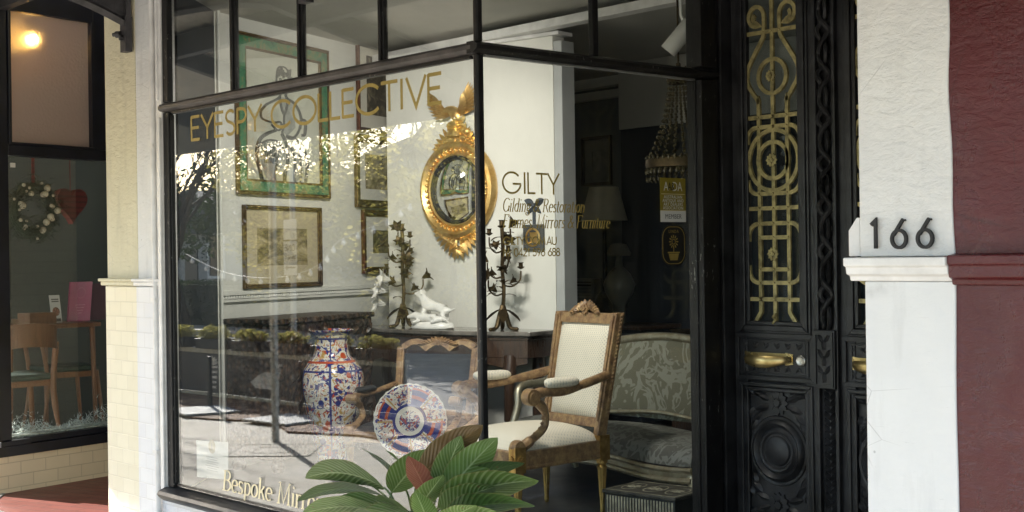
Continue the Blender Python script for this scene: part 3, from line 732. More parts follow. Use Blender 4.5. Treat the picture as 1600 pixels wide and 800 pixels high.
S2('contact_lettering', mb, gold_leaf)

# --- inside of the shop
FZ = .34
EP, EN = Vector((-7.47, .58, 0)), Vector((-.371, .928, 0)).normalized(); EO = Vector((EN.y, -EN.x, 0))
WP, WA = Vector((-6.333, 2.4, 0)), Vector((.989, .147, 0)).normalized(); WO = Vector((WA.y, -WA.x, 0))
FE = lambda a, b, d: EP + EN * a + EO * d + Vector((0, 0, b))
FW = lambda a, b, d: WP + WA * a + WO * d + Vector((0, 0, b))
def slab(fr, a0, a1, b0, b1, d0, d1, mb=None):
    mb = mb or MB(); mb.prism([(a0, b0), (a1, b0), (a1, b1), (a0, b1)], fr, d0, d1); return mb
P('picture_wall', slab(FE, 0, 4.85, .05, 3.2, 0, -.1), plaster)
rail = MB(); slab(FE, .02, 3.1, 1.385, 1.40, .0, .022, rail); slab(FE, .02, 3.1, 1.428, 1.452, .0, .03, rail)
pts = []
for i in range(700):
    a = .03 + i * .0036; ph = a * 2 * PI / .026
    pts.append(FE(a, 1.414 + .007 * math.sin(ph), .016 + .007 * math.cos(ph)))
rail.tube(pts, .007, 5); P('rope_dado_rail', rail, plaster, smooth=40)
P('skirting_board', slab(FE, .02, 3.1, FZ, FZ + .14, 0, .02), plaster)
mw = P('mirror_wall', slab(FW, -1.531, 0, FZ, 3.075, 0, -.12), mirror_plaster)
mb = slab(FW, .001, .068, FZ, 3.04, -.004, -.14); P('wall_end_casing', mb, basic('grey_casing', (.42, .43, .43), .6, 0, .05, 4), bevel=.004)
mb = slab(FW, -1.531, .07, 3.076, 3.098, .03, -.12); P('wall_cornice', mb, white_trim)
mb = MB(); mb.box(-8.6, -4.1, 2.26, 2.36, 3.10, 3.155); P('ceiling_rail', mb, white_trim, bevel=.004)
mb = MB(); mb.prism([(-7.02, .075), (-7.50, .58), (-8.76, 3.6), (-9.6, 5.4), (-1.2, 5.4), (-1.2, .075)], lambda a, b, d: (a, b, d), 3.2, 3.3); P('ceiling', mb, ceiling_m)
mb = MB(); mb.prism([(-6.99, .10), (-7.46, .58), (-8.74, 3.6), (-9.4, 5.3), (-4.325, 5.3), (-4.325, .10)], lambda a, b, d: (a, b, d), .30, FZ); P('shop_floor', mb, carpet)
mb = MB(); mb.box(-4.325, -1.4, 1.70, 5.3, .05, .10); P('hall_floor', mb, carpet)
mb = MB(); mb.box(-10, -1.2, 4.9, 5.0, .1, 3.2); P('back_wall', mb, dark_wall)
mb = MB(); mb.box(-10, -1.2, 4.84, 4.9, 3.02, 3.09); mb.box(-10, -1.2, 4.80, 4.9, 3.12, 3.2); P('back_cornice', mb, plaster)
mb = MB(); mb.box(-7.55, -1.3, 4.3, 4.36, .12, 2.66); P('doorway_dark_panel', mb, dark_deep)  # dark panel stands in for the darkness of the doorway, no real cloth
mb = MB(); mb.box(-7.55, -1.3, 4.28, 4.38, 2.661, 3.19); P('doorway_bulkhead', mb, ceiling_m)
mb = MB(); mb.box(-1.5, -1.4, 1.70, 5.0, .1, 3.2); P('hall_wall', mb, dark_deep)
# dark return between the jamb and the picture wall
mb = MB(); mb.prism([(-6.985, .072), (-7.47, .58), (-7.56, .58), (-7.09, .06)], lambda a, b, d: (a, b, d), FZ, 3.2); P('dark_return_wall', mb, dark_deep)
mb = MB(); mb.tube([(-7.452, .60, FZ), (-7.452, .60, 3.2)], .012, 10); P('wall_pipe', mb, plaster, smooth=50)

# --- upper facade, above what the photo shows, that keeps the sky off the shop
mb = MB(); mb.box(-7.06, -2.42, .02, .07, 3.565, 6.2); mb.box(-7.06, -2.42, .07, 5.4, 6.1, 6.2); mb.box(-7.06, -7.0, .07, 5.4, 3.31, 6.1); P('upper_wall', mb, white_stucco)
mb = MB(); mb.box(-4.2, -2.42, .02, 1.75, 3.46, 3.52); P('recess_soffit', mb, black_paint)
mb = MB(); mb.box(-2.46, -2.40, .31, 1.75, .0, 3.46); P('recess_side_wall', mb, black_paint)

# --- right pilaster of the shop, with cap and chamfered block
wav = [(-2.418, 1.632)] + [(-2.098 + .005 * math.sin(z * 5.1) + .003 * math.sin(z * 17) - .004 * (z - 1.6), z) for z in [1.632 + .05 * i for i in range(54)]] + [(-2.418, 4.3)]
mb = MB(); mb.prism(wav, lambda a, b, d: (a, d, b), .0, .30); P('pilaster', mb, white_stucco, bevel=.004)
wav = [(-2.402, -.05)] + [(-2.094 + .002 * math.sin(z * 9), z) for z in [-.05 + .0803 * i for i in range(21)]] + [(-2.402, 1.556)]
mb = MB(); mb.prism(wav, lambda a, b, d: (a, d, b), .0, .30); P('pilaster_foot', mb, m_stucco('smooth_white_stucco', (.76, .765, .77), (.70, .71, .72), .5, .14, .25), bevel=.004)
mb = MB()
prof = [(.30, 1.557), (-.008, 1.557), (-.012, 1.572), (-.030, 1.578), (-.034, 1.600), (-.046, 1.604), (-.046, 1.630), (.30, 1.631)]
mb.prism(prof, lambda a, b, d: (d, a, b), -2.45, -2.098); P('pilaster_cap', mb, white_trim, bevel=.004)
mb = MB(); mb.prism([(-2.462, 1.634), (-2.420, 1.634), (-2.420, 1.755), (-2.432, 1.755), (-2.462, 1.715)], lambda a, b, d: (a, d, b), .004, .24); P('chamfered_block', mb, white_trim, bevel=.003)

# ================================================================== DOORS
DY = 1.60
mb = MB(); mb.box(-4.31, -4.243, 1.477, 1.70, .05, 3.455); mb.box(-4.242, -4.222, 1.53, 1.70, .05, 3.455)
mb.box(-3.06, -2.98, 1.53, 1.70, .05, 3.455); mb.box(-2.979, -2.461, 1.60, 1.70, .05, 3.455); P('door_jamb', mb, black_paint, bevel=.006)
mb = MB(); mb.box(-4.31, -2.461, 1.54, 1.72, .0, .055); P('door_step', mb, black_paint)
mb = MB(); mb.box(-4.22, -3.061, 1.54, 1.69, 3.36, 3.455); P('door_head', mb, black_paint, bevel=.006)
def zz(y): return onY(1202, y, DY - .02).z
def ring2(mb, fr, x0, x1, z0, z1, wd, d0, d1):          # a mitred rectangular frame
    o = [(x0, z0), (x1, z0), (x1, z1), (x0, z1)]; i = [(x0 + wd, z0 + wd), (x1 - wd, z0 + wd), (x1 - wd, z1 - wd), (x0 + wd, z1 - wd)]
    for k in range(4):
        j = (k + 1) % 4; mb.prism([o[k], o[j], i[j], i[k]], fr, d0, d1)
def petal_rosette(mb, fr, cx, cz, r, n=10, h=.006, d=.0):
    for k in range(n):
        a = 2 * PI * k / n; u = Vector((math.cos(a), math.sin(a)))
        pts = [(cx + u.x * r * .25, cz + u.y * r * .25), (cx + u.x * r * .7 - u.y * r * .26, cz + u.y * r * .7 + u.x * r * .26), (cx + u.x * r, cz + u.y * r), (cx + u.x * r * .7 + u.y * r * .26, cz + u.y * r * .7 - u.x * r * .26)]
        mb.prism(pts, fr, d, d + h + (k % 2) * .0015)
    mb.prism([(cx + r * .3 * math.cos(2 * PI * k / 10), cz + r * .3 * math.sin(2 * PI * k / 10)) for k in range(10)], fr, d, d + h * 1.8)
def leaf_relief(mb, fr, x, z, L, wd, ang, d=0., h=.008):
    c, s_ = math.cos(ang), math.sin(ang); base = fr(x, z, d); N = 7
    rows = []
    for i in range(N + 1):
        t = i / N; ww = wd * math.sin(PI * min(1, t * .93 + .07)) ** .8 * .5
        cx, cz = x + c * L * t, z + s_ * L * t
        rows.append([fr(cx - s_ * ww, cz + c * ww, d), fr(cx, cz, d + h * math.sin(PI * (t * .9 + .05)) + .001), fr(cx + s_ * ww, cz - c * ww, d)])
    o = len(mb.v); mb.v += [Vector(p) for r_ in rows for p in r_]
    for i in range(N):
        for k in range(2): mb.f.append((o + i * 3 + k, o + i * 3 + k + 1, o + (i + 1) * 3 + k + 1, o + (i + 1) * 3 + k))
def door_leaf(x0, label, hand=1):
    W = .49
    D = lambda a, b, d: (x0 + a, DY - d, b)
    z_g0, z_g1 = 1.30, 3.02
    mb = MB(); B = lambda a0, a1, b0, b1, d0, d1: slab(D, a0, a1, b0, b1, d0, d1, mb)
    B(0, .075, .07, 3.35, -.04, .0); B(W - .075, W, .07, 3.35, -.04, .0)
    B(.076, W - .076, 3.05, 3.35, -.04, .0); B(.076, W - .076, 1.03, 1.275, -.04, -.002); B(.076, W - .076, .07, .2, -.04, .0)
    B(.076, W - .076, .201, 1.029, -.04, -.018)
    dl = P('entrance_door', mb, black_paint, bevel=.004); dl['label'] = label
    s = lambda nm, m_, mt, **k: m_.build(nm, mt, dl, **k)
    mb = MB(); ring2(mb, D, .05, W - .05, 1.272, 3.06, .028, -.005, .018); ring2(mb, D, .078, W - .078, 1.30, 3.03, .02, -.02, .008); ring2(mb, D, .036, W - .036, 1.262, 3.075, .013, .001, .010)
    s('glazing_moulding', mb, black_paint, bevel=.004)
    s('door_pane', slab(D, .085, W - .085, 1.30, 3.03, -.03, -.026), glass_dark)
    # wrought grille
    c = W / 2; hw = .157; k = hw / .157; g = MB(); bw = .0195; q = [0]
    def st(pts, wd=bw, closed=False):
        q[0] += 1; dd = .006 + (q[0] % 5) * .0008
        g.ribbon([(c + p[0], p[1]) for p in pts], wd, D, -.014, -.014 + dd + .006, closed)
    T = {y: zz(y) for y in (25, 40, 47, 115, 118, 155, 170, 181, 197, 200, 250, 302, 325, 349, 371, 397, 421, 442, 468, 488, 500)}
    for sx in (-1, 1):
        st([(sx * p[0], p[1]) for p in [(.048, T[47]), (.046, T[25] + .0), ] + arc(.092, T[25] + .012, .045, .048, 180, -110, 16) + arc(.090, T[25] + .002, .020, .022, -90, 60, 8)])
        sp = spline([(.048, T[47] + .005, 0), (.055, T[47] - .03, 0), (.105, (T[47] + T[115]) / 2, 0), (.148, T[115] + .03, 0), (.148, T[115] - .03, 0), (.118, (T[115] + T[155]) / 2 - .02, 0), (.088, T[155], 0), (.084, T[170], 0), (.084, T[325], 0)], 6)
        st([(sx * p.x, p.y) for p in sp])
        st([(sx * .084, T[325] - .001), (sx * .084, T[488]), (sx * .13, T[500] - .03)])
        # rounded ends of the two brackets
        st([(sx * .154, T[200] - .07)] + [(sx * p[0], p[1]) for p in arc(.094, T[197] - .06, .06, .06, 0, 90, 8)] + [(0, T[197])])
        st([(sx * .154, T[302] + .07)] + [(sx * p[0], p[1]) for p in arc(.094, T[302] + .06, .06, .06, 0, -90, 8)] + [(0, T[302])])
        st([(sx * .154, T[349] - .085)] + [(sx * p[0], p[1]) for p in arc(.094, T[349] - .06, .06, .06, 0, 90, 8)] + [(0, T[349])])
        st([(sx * .154, T[442] + .085)] + [(sx * p[0], p[1]) for p in arc(.094, T[442] + .06, .06, .06, 0, -90, 8)] + [(0, T[442])])
    for y in (47, 181, 325, 468): st([(-hw, T[y]), (hw, T[y])])
    for y in (371, 421): st([(-.084, T[y]), (.084, T[y])])
    st([(0, T[500] - .03), (0, T[47] + .19)])
    for y, rr in ((118, .082), (250, .145), (250, .088)): st(arc(0, T[y], rr, rr, 0, 360, 40)[:-1], bw, True)
    s('iron_grille', g, brass_paint)
    tw = MB(); tw.tube([(x0 + c + .007 * math.cos(i * .9), DY - .006 + .007 * math.sin(i * .9), T[500] - .03 + i * .004) for i in range(16)], .006, 6)
    s('twisted_bar', tw, brass_paint, smooth=50)
    for y, rr in ((118, .03), (250, .034), (397, .034)):
        mb = MB(); petal_rosette(mb, D, c, T[y], rr, 10, .005, .006); s('grille_rosette', mb, brass_paint)
    rv = None
    for y in (47, 181, 197, 302, 325, 349, 371, 421, 442, 468):
        for sx in (-.084, 0, .084):
            p = D(c + (sx if y != 47 else sx * .57), T[y], .0035)
            if rv is None: mb = MB(); mb.ell((0, 0, 0), .0052, 8, 5); rv = s('rivet', mb, brass_paint, smooth=60); rv.location = p
            else: r2 = rv.copy(); COL.objects.link(r2); r2.location = p
    # handle rail: sunk panel with carving, brass grip, lock
    mb = MB(); ring2(mb, D, .012, W - .012, 1.035, 1.262, .022, .001, .014); ring2(mb, D, .052, W - .052, 1.062, 1.232, .010, -.003, .006)
    for i in range(11):
        for zc, sg in ((1.215, -1), (1.080, 1)):
            leaf_relief(mb, D, .075 + i * .032, zc, .034, .018, sg * (.9 if i % 2 else 2.2), -.002, .007)
    s('carved_rail', mb, black_paint, bevel=.002)
    h = MB()
    for a in (.085, .325):
        h.prism([(a - .022, 1.112), (a + .022, 1.118), (a + .022, 1.166), (a - .022, 1.172)], D, -.001, .004)
    h.prism([(.075, 1.118), (.335, 1.118), (.335, 1.168), (.075, 1.168)], D, -.0015, .0025)
    grip = [D(.07 + .27 * t, 1.142 - .012 * math.sin(PI * t), .006 + .062 * math.sin(PI * t) ** .6) for t in [i / 16 for i in range(17)]]
    h.tube(grip, [.011 + .019 * math.sin(PI * i / 16) ** .7 for i in range(17)], 10, flat=.45, up=(0, -1, 0))
    for a in (.066, .342):
        for z in (1.126, 1.158): h.ell(D(a, z, .004), .0048, 6, 4)
    s('door_handle', h, brass, smooth=40)
    lk = MB(); lk.lathe([(.0, .0), (.026, .0), (.026, .010), (.021, .014), (.018, .012), (.0, .013)], D(.396, 1.140, .0), (0, -1, 0), 24); lk.box(x0 + .393, x0 + .399, DY - .0145, DY - .0125, 1.126, 1.140)
    if hand > 0: s('door_lock', lk, nickel, smooth=40)
    # carved lower panel with turned roundel
    mb = MB(); ring2(mb, D, .03, W - .03, .10, 1.024, .02, .001, .010); ring2(mb, D, .06, W - .06, .20, 1.0, .018, -.014, .003)
    s('panel_moulding', mb, black_paint, bevel=.004)
    cz = .70; rd = MB()
    rd.lathe([(.0, .012), (.055, .010), (.068, .004), (.074, -.006), (.082, -.006), (.09, .004), (.098, .006), (.104, -.002), (.112, -.008), (.118, .000), (.132, .012), (.146, .002), (.152, -.010), (.165, -.008), (.170, -.016)], D(c, cz, -.002), (0, -1, 0), 56)
    s('turned_roundel', rd, black_paint, smooth=30)
    cv = MB()
    for zc, sg in ((.930, 1), (.44, -1)):
        petal_rosette(cv, D, c, zc, .062, 12, .010, -.017)
        for sx in (-1, 1):
            for i, (ax, az, L, an) in enumerate(((.055, .01, .10, .35), (.055, -.02, .11, -.25), (.085, .035, .09, .1), (.10, -.05, .10, -.75), (.13, -.085, .08, -1.2), (.145, .03, .06, .9), (.15, -.03, .07, -1.0), (.07, .045, .07, .75))):
                leaf_relief(cv, D, c + sx * ax, zc + sg * az, L * .8, .034, an * sg if sx > 0 else PI - an * sg, -.017, .014)
    s('carved_foliage', cv, black_paint, smooth=60)
    return dl
door_leaf(-4.215, 'left door leaf with brass grip and round lock')
door_leaf(-3.60, 'right door leaf mostly hidden behind the white pilaster', -1)
# carved centre post: braided above, husk carving below
mb = MB(); mb.box(-3.724, -3.601, 1.60, 1.66, .07, 3.35); mb.box(-3.724, -3.705, 1.575, 1.60, .07, 3.35); mb.box(-3.62, -3.601, 1.575, 1.60, .07, 3.35)
mb.box(-3.72, -3.605, 1.555, 1.60, 1.02, 1.29)
dp = P('door_post', mb, black_paint, bevel=.004)
mb = MB()
for k in range(2):
    mb.tube([(-3.6625 + .026 * math.sin(i * .42 + k * PI), 1.578 + .010 * math.cos(i * .84 + k * PI), 1.30 + i * .0135) for i in range(150)], .021, 7, flat=.6)
mb.build('braided_carving', black_paint, dp, smooth=50)
mb = MB(); DP = lambda a, b, d: (-3.6625 + a, 1.600 - d, b)
for i in range(30):
    for sx in (-1, 1): leaf_relief(mb, DP, sx * .004, .10 + i * .031, .046, .026, PI / 2 - sx * .55, .001, .022)
for i in range(6):
    for sx in (-1, 1): leaf_relief(mb, DP, sx * .006, 1.05 + i * .037, .05, .024, PI / 2 - sx * (.6 if i % 2 else -.2), .045, .010)
ring2(mb, DP, -.052, .052, 1.03, 1.28, .012, .044, .052)
mb.build('husk_carving', black_paint, dp, smooth=60)

# ================================================================== RED SHOP PIER at the right
red = thing('red_shop', 'dark red painted shop pier with a moulded band, beside the white pilaster', 'shop building')
mb = MB(); mb.box(-2.13, -.9, .006, .30, -.05, 4.3); mb.build('pier', red_paint, red)
mb = MB(); mb.prism([(.004, 1.545), (-.010, 1.548), (-.012, 1.562), (-.030, 1.570), (-.030, 1.604), (-.038, 1.608), (-.038, 1.634), (.004, 1.640)], lambda a, b, d: (d, a, b), -2.0975, -.9); mb.build('moulded_band', red_paint, red, bevel=.004)
# peeling paint left of the old sticker on the pier
# ================================================================== NEIGHBOUR AT THE LEFT
nb = thing('cafe_shop', 'cream tiled cafe shopfront with a navy framed splayed window', 'shop building')
N_ = lambda nm, mb_, m, **k: mb_.build(nm, m, nb, **k)
CP, CN = Vector((-9.3, 0, 0)), Vector((-.22, .975, 0)).normalized(); CO = Vector((CN.y, -CN.x, 0))
FC = lambda a, b, d: CP + CN * a + CO * d + Vector((0, 0, b))
mb = MB(); mb.box(-7.804, -7.3915, .012, .42, 1.5, 4.3); N_('pilaster', mb, cream_stucco, bevel=.006)
mb = MB(); mb.box(-7.804, -7.3915, 0, .42, -.05, 1.5); N_('tiled_pilaster_foot', mb, cream_tile)
mb = MB(); mb.box(-7.83, -7.3915, -.022, .02, 1.505, 1.53); mb.box(-7.84, -7.3915, -.036, .02, 1.53, 1.548); N_('pilaster_cap', mb, cream_stucco, bevel=.006)
N_('tiled_stallriser', slab(FC, -.16, 2.2, -.05, .31, 0, -.2), m_tile('cream_riser_tile', (.70, .60, .43), (.66, .56, .40), (.48, .40, .28), .20, .088, (-.22, .975), .32, .004, .4))
mb = MB(); slab(FC, -.16, 2.2, .312, .385, -.12, .03, mb); slab(FC, -.12, .12, .385, .42, -.1, .035, mb); slab(FC, .12, 2.2, .386, .425, -.1, .008, mb)
slab(FC, -.12, -.018, .42, 3.6, -.1, .01, mb); slab(FC, -.018, 2.2, 2.40, 2.475, -.1, .012, mb); slab(FC, .70, .80, 2.475, 3.6, -.1, .012, mb); slab(FC, 1.5, 1.6, .42, 2.4, -.1, .012, mb); slab(FC, -.018, .70, 3.41, 3.6, -.1, .012, mb)
slab(FC, -.012, .01, 2.48, 3.41, -.1, .02, mb); slab(FC, .675, .699, 2.48, 3.41, -.1, .02, mb); slab(FC, -.012, .70, 2.476, 2.492, -.09, .022, mb)
cw = N_('shop_window', mb, navy_paint, bevel=.004)
slab(FC, -.018, 1.5, .42, 2.4, -.05, -.044).build('clear_pane', m_glass('cafe_glass', 1.7), cw)
slab(FC, -.0, .69, 2.48, 3.42, -.03, -.02).build('frosted_pane', frosted, cw)
mb = MB(); slab(FC, -.10, 2.3, 3.61, 4.5, -.15, .0, mb); slab(FC, 2.0, 2.1, .05, 3.6, -.1, .1, mb); N_('upper_wall', mb, cream_stucco)
N_('inner_wall', slab(FC, .46, 3.0, .1, 3.9, -1.75, -1.85), green_wall)
mb = MB(); slab(FC, .55, .60, .2, 2.2, -1.75, -1.72, mb); slab(FC, 1.15, 1.2, .2, 2.2, -1.75, -1.72, mb); slab(FC, .60, 1.15, 1.30, 1.34, -1.75, -1.72, mb); N_('wall_panelling', mb, green_wall)
CPOLY = [(FC(q, 0, d).x, FC(q, 0, d).y) for q, d in ((.02, -.1), (3.0, -.1), (3.0, -1.75), (.46, -1.75))]
mb = MB(); mb.prism(CPOLY, lambda a, b, d: (a, b, d), 3.62, 3.7); N_('inner_ceiling', mb, pink_blind)
mb = MB(); mb.prism(CPOLY, lambda a, b, d: (a, b, d), .05, .18); N_('inner_floor', mb, basic('brown_floorboards', (.14, .085, .055), .45, 0, .2, 3))
N_('inner_side_wall', slab(FC, 2.9, 3.0, .181, 3.61, -1.74, -.101), green_wall)
mb = MB(); mb.box(-11.6, -9.45, .04, .046, .36, 3.2); N_('street_pane', mb, m_glass('cafe_street_glass', 1.5))
mb = MB(); slab(FC, .15, 1.6, 2.52, 3.03, -.60, -.58, mb); N_('window_blind', mb, basic('brown_blind', (.19, .14, .125), .8))
mb = MB(); slab(FC, .15, 1.6, 3.03, 3.61, -.60, -.58, mb); N_('pale_blind', mb, pink_blind)
N_('recess_side_wall', slab(FE, -.1, 2.6, 0, 4.3, -.2, -.26), cream_tile_side)
mb = MB(); mb.box(-9.9, -8.3, 1.9, 2.0, 0, 4.3); N_('cafe_door_wall', mb, navy_paint)
mb = MB(); mb.box(-9.6, -7.81, .101, 2.0, 4.3, 4.36); mb.box(-9.31, -7.81, .02, .1, 4.3, 6.2); mb.box(-16, -9.75, .02, .3, 3.2, 6.2); mb.box(-16, -9.75, -.02, .1, -.05, .36); mb.box(-16, -11.6, .02, .3, .36, 3.2); N_('facade_wall', mb, cream_stucco)
mb = MB(); mb.prism([(-9.28, -.12), (-8.98, -.33), (-7.81, -.33), (-7.81, 2.0), (-9.8, 2.0)], lambda a, b, d: (a, b, d), .0, .058); struct(mb.build('entry_floor', floor_tile))
mb = MB(); mb.bar((-9.30, -.13, .058), (-8.97, -.36, .058), .03, .012); mb.bar((-8.97, -.36, .058), (-7.82, -.36, .058), .03, .012); mb.bar((-9.27, -.085, .060), (-8.95, -.30, .060), .02, .01)
N_('threshold_strip', mb, metal_grey)

# ================================================================== HOUSE NUMBERS
def digit(ch, x, label):
    fr = lambda a, b, d: (x + a, -.002 - d, 1.657 + b)
    mb = MB(); G = GS[ch]
    for q, st in enumerate(G[1]):
        pts = [(p[0] * .098, p[1] * .088) for p in st]
        cl = len(pts) > 8 and ch == '6' and q == 1
        mb.ribbon(pts[:-1] if cl else pts, .0092, fr, .006, .016 + q * .0004, cl)
    for st in G[1][:1]: mb.lathe([(.003, 0), (.003, .012)], fr(st[0][0] * .098, st[0][1] * .085, -.008), (0, -1, 0), 8)
    return tag(mb.build('house_number', black_plain), label, 'house number', 'house number digits on the white pilaster')
digit('1', -2.373, 'black digit 1, first of the number on the white pilaster')
digit('6', -2.300, 'black digit 6 in the middle of the house number')
digit('6', -2.212, 'black digit 6 at the end, nearest the red paint')

# ================================================================== VERANDAH over the pavement
ver = thing('verandah', 'street verandah with corrugated roof, dark beams and iron brackets over the pavement', 'verandah')
V_ = lambda nm, mb_, m, **k: mb_.build(nm, m, ver, **k)
def vz(y): return 3.58 + y * .24          # y negative towards the street
mb = MB(); o = len(mb.v); xs = [-13.68 + i * .0381 * 1.0 for i in range(436)]
for x in xs:
    zc = .012 * math.sin((x + 13.68) / .0762 * 2 * PI * .5)
    mb.v += [Vector((x, -.0, vz(0) + zc + .08)), Vector((x, -2.5, vz(-2.5) + zc + .08))]
for i in range(len(xs) - 1): mb.f.append((o + 2 * i, o + 2 * i + 1, o + 2 * i + 3, o + 2 * i + 2))
V_('corrugated_roof', mb, corr_m, smooth=80)
mb = MB(); mb.box(-13.68, 2.9, -2.56, -2.5, 2.66, 3.16); V_('front_fascia', mb, fascia_m, bevel=.005)
mb = MB(); mb.box(-13.68, 2.9, -2.64, -2.56, 3.10, 3.18); V_('gutter', mb, fascia_m, bevel=.02)
mb = MB(); mb.box(-13.68, 2.9, -1.30, -1.22, vz(-1.26) - .10, vz(-1.26) + .06); V_('purlin', mb, beam_m)
mb = MB(); mb.box(-13.68, 2.9, -.09, -.02, 3.40, 3.60); V_('wall_plate', mb, beam_m)
for x in (-13.62, -11.4, -9.45, -7.43, -5.5, -3.55, -1.5, .5, 2.4):
    mb = MB(); mb.bar((x, -.02, vz(0) - .02), (x, -2.5, vz(-2.5) - .02), .075, .14); V_('rafter', mb, beam_m)
    # iron bracket: foot on the wall, curved arm, riveted web
    br = MB()
    br.box(x - .035, x + .035, -.045, -.002, 2.885, 3.09)
    arm = spline([(x, -.03, 3.06), (x, -.30, 3.16), (x, -.75, 3.26), (x, -1.25, 3.27)], 5)
    br.tube([p for p in arm], .028, 4, up=(1, 0, 0))
    web = [(-.012, 3.07)] + [(p.y, p.z) for p in arm] + [(-1.25, 3.32), (-.012, 3.62)]
    br.prism(web, lambda a, b, d: (x + d, a, b), -.006, .006)
    br.box(x - .03, x + .03, -.035, -.005, 3.09, 3.6)
    for q in range(7):
        br.ell((x + .008, -.06 - q * .13, 3.17 + q * .022 + .03), .012, 6, 4); br.ell((x - .008, -.06 - q * .13, 3.17 + q * .022 + .03), .012, 6, 4)
    br.lathe([(.02, 0), (.02, .03), (.012, .03), (.012, .05), (.0, .05)], (x - .02, -.05, 2.99), (-1, -.6, 0), 8)
    br.lathe([(.016, 0), (.016, .02), (.0, .024)], (x, -.045, 2.965), (0, -1, 0), 6)
    br.build('bracket', iron_paint, ver, smooth=30)

# ================================================================== INSIDE: pictures
def picture(name, label, px, fmat, art_m, bw, mount=None, mw_=.0, lean=.0, art_in=None, group=None, fr=FE, pln=(EP, EN)):
    # px: two opposite corners of the frame in the photo, measured on the wall
    pa, pb = onW(*px[0], (pln[0].x, pln[0].y), pln[1]), onW(*px[1], (pln[0].x, pln[0].y), pln[1])
    a0, a1 = (pa - pln[0]).dot(pln[1]), (pb - pln[0]).dot(pln[1])
    if a0 > a1: a0, a1 = a1, a0
    z0, z1 = sorted((pa.z, pb.z)); c = fr((a0 + a1) / 2, z0, 0); W, H = (a1 - a0), z1 - z0
    ux = pln[1]; uo = fr(0, 0, 1) - fr(0, 0, 0)
    t = thing(name, label, 'picture', c, math.atan2(ux.y, ux.x), group)
    sg = 1 if uo.dot(Vector((-ux.y, ux.x, 0))) > 0 else -1
    L = lambda a, b, d: (a, sg * d, b)
    mb = MB(); ring2(mb, L, -W / 2, W / 2, 0, H, bw * .55, .004, .035); ring2(mb, L, -W / 2 + bw * .55, W / 2 - bw * .55, bw * .55, H - bw * .55, bw * .45, .004, .022)
    mb.build('frame', fmat, t, bevel=.004)
    i0 = bw
    if mount:
        mm = MB(); ring2(mm, L, -W / 2 + i0, W / 2 - i0, i0, H - i0, mw_, .004, .012); mm.build('mount', mount, t); i0 += mw_
    slab(L, -W / 2 + i0, W / 2 - i0, i0, H - i0, .004, .009).build('picture_sheet', art_m, t)
    return t, L, W, H
t, L, W, H = picture('framed_drawing', 'large charcoal figure drawing in a green marbled frame with gilt edges', ((367, 303), (508, 80)), dark_frame, aged_paper, .025)
mb = MB(); ring2(mb, L, -W / 2 + .025, W / 2 - .025, .025, H - .025, .062, .0045, .030); mb.build('marbled_border', green_marble, t)
mb = MB(); ring2(mb, L, -W / 2 + .087, W / 2 - .087, .087, H - .087, .014, .0045, .026); mb.build('inner_slip', dark_frame, t)
# a seated figure in loose charcoal lines (a runs to the right in the photo)
dr = MB(); wash = MB()
def chs(pts, wd=.010):
    wd *= 2.4
    dr.ribbon([(p.x, p.y) for p in spline([(a * .40, .07 + b * .80, 0) for a, b in pts], 6)], wd, L, .0095, .0105 + random.random() * .0006, False, wd * .45)
def wsh(pts): wash.prism([(a * .40, .07 + b * .80) for a, b in pts], L, .0092, .0097)
for i in range(9):
    a0 = -.1 + i * .04; chs([(a0, .97 + .02 * math.sin(i)), (a0 - .03 + .02 * random.random(), .93), (a0 - .05 + .012 * i, .90 + .01 * (i % 3))], .007)
chs([(-.16, .93), (-.18, .86), (-.12, .80), (-.02, .775), (.08, .80), (.16, .87), (.17, .93), (.1, .985), (-.04, .995), (-.14, .97), (-.18, .90)], .009)
for sx in (-.07, .06):
    chs([(sx - .035, .885), (sx, .893), (sx + .035, .885)], .008); chs([(sx - .03, .870), (sx, .876), (sx + .03, .870)], .006)
chs([(.0, .87), (-.015, .845), (.01, .84)], .005); chs([(-.04, .820), (.0, .826), (.04, .820)], .007)
chs([(-.09, .785), (-.1, .74), (-.26, .70), (-.46, .66), (-.62, .60)], .012); chs([(.07, .785), (.10, .74), (.28, .71), (.42, .66), (.50, .58), (.46, .50)], .014)
chs([(-.1, .74), (-.06, .66), (.02, .60), (.10, .67), (.12, .74)], .012); chs([(.02, .60), (.0, .5), (-.05, .44)], .010)
chs([(-.62, .60), (-.58, .54), (-.30, .52), (-.10, .53), (-.06, .49), (-.16, .46), (-.34, .50)], .011)
chs([(.46, .50), (.36, .44), (.2, .40), (.06, .42)], .012); chs([(.50, .58), (.62, .56), (.60, .46), (.5, .44)], .016)
chs([(-.20, .46), (-.46, .42), (-.66, .36), (-.74, .24), (-.66, .12), (-.60, .02)], .017); chs([(-.06, .44), (.08, .34), (.10, .20), (.02, .10), (.0, .0)], .017)
chs([(-.64, .33), (-.40, .37), (-.14, .36), (.02, .28)], .012); chs([(-.30, .34), (-.22, .20), (-.26, .06), (-.22, -.02)], .012)
chs([(.08, .42), (.34, .40), (.56, .32), (.66, .20), (.60, .04)], .016); chs([(.18, .34), (.30, .22), (.28, .08), (.34, -.02)], .012); chs([(.42, .30), (.48, .16), (.44, .02)], .009)
for i in range(8): chs([(-.5 + i * .05, .36 - .01 * i), (-.55 + i * .05, .26 - .012 * i), (-.52 + i * .05, .18)], .005)
wsh([(-.1, .74), (.12, .74), (.30, .70), (.34, .5), (.1, .42), (-.06, .46), (.02, .6)]); wsh([(-.62, .33), (-.3, .36), (.02, .28), (.04, .16), (-.2, .14), (-.3, .02), (-.52, .06), (-.64, .2)]); wsh([(.2, .36), (.5, .3), (.56, .1), (.34, .04)])
wash.build('grey_wash', grey_wash, t); dr.build('charcoal_lines', charcoal, t)
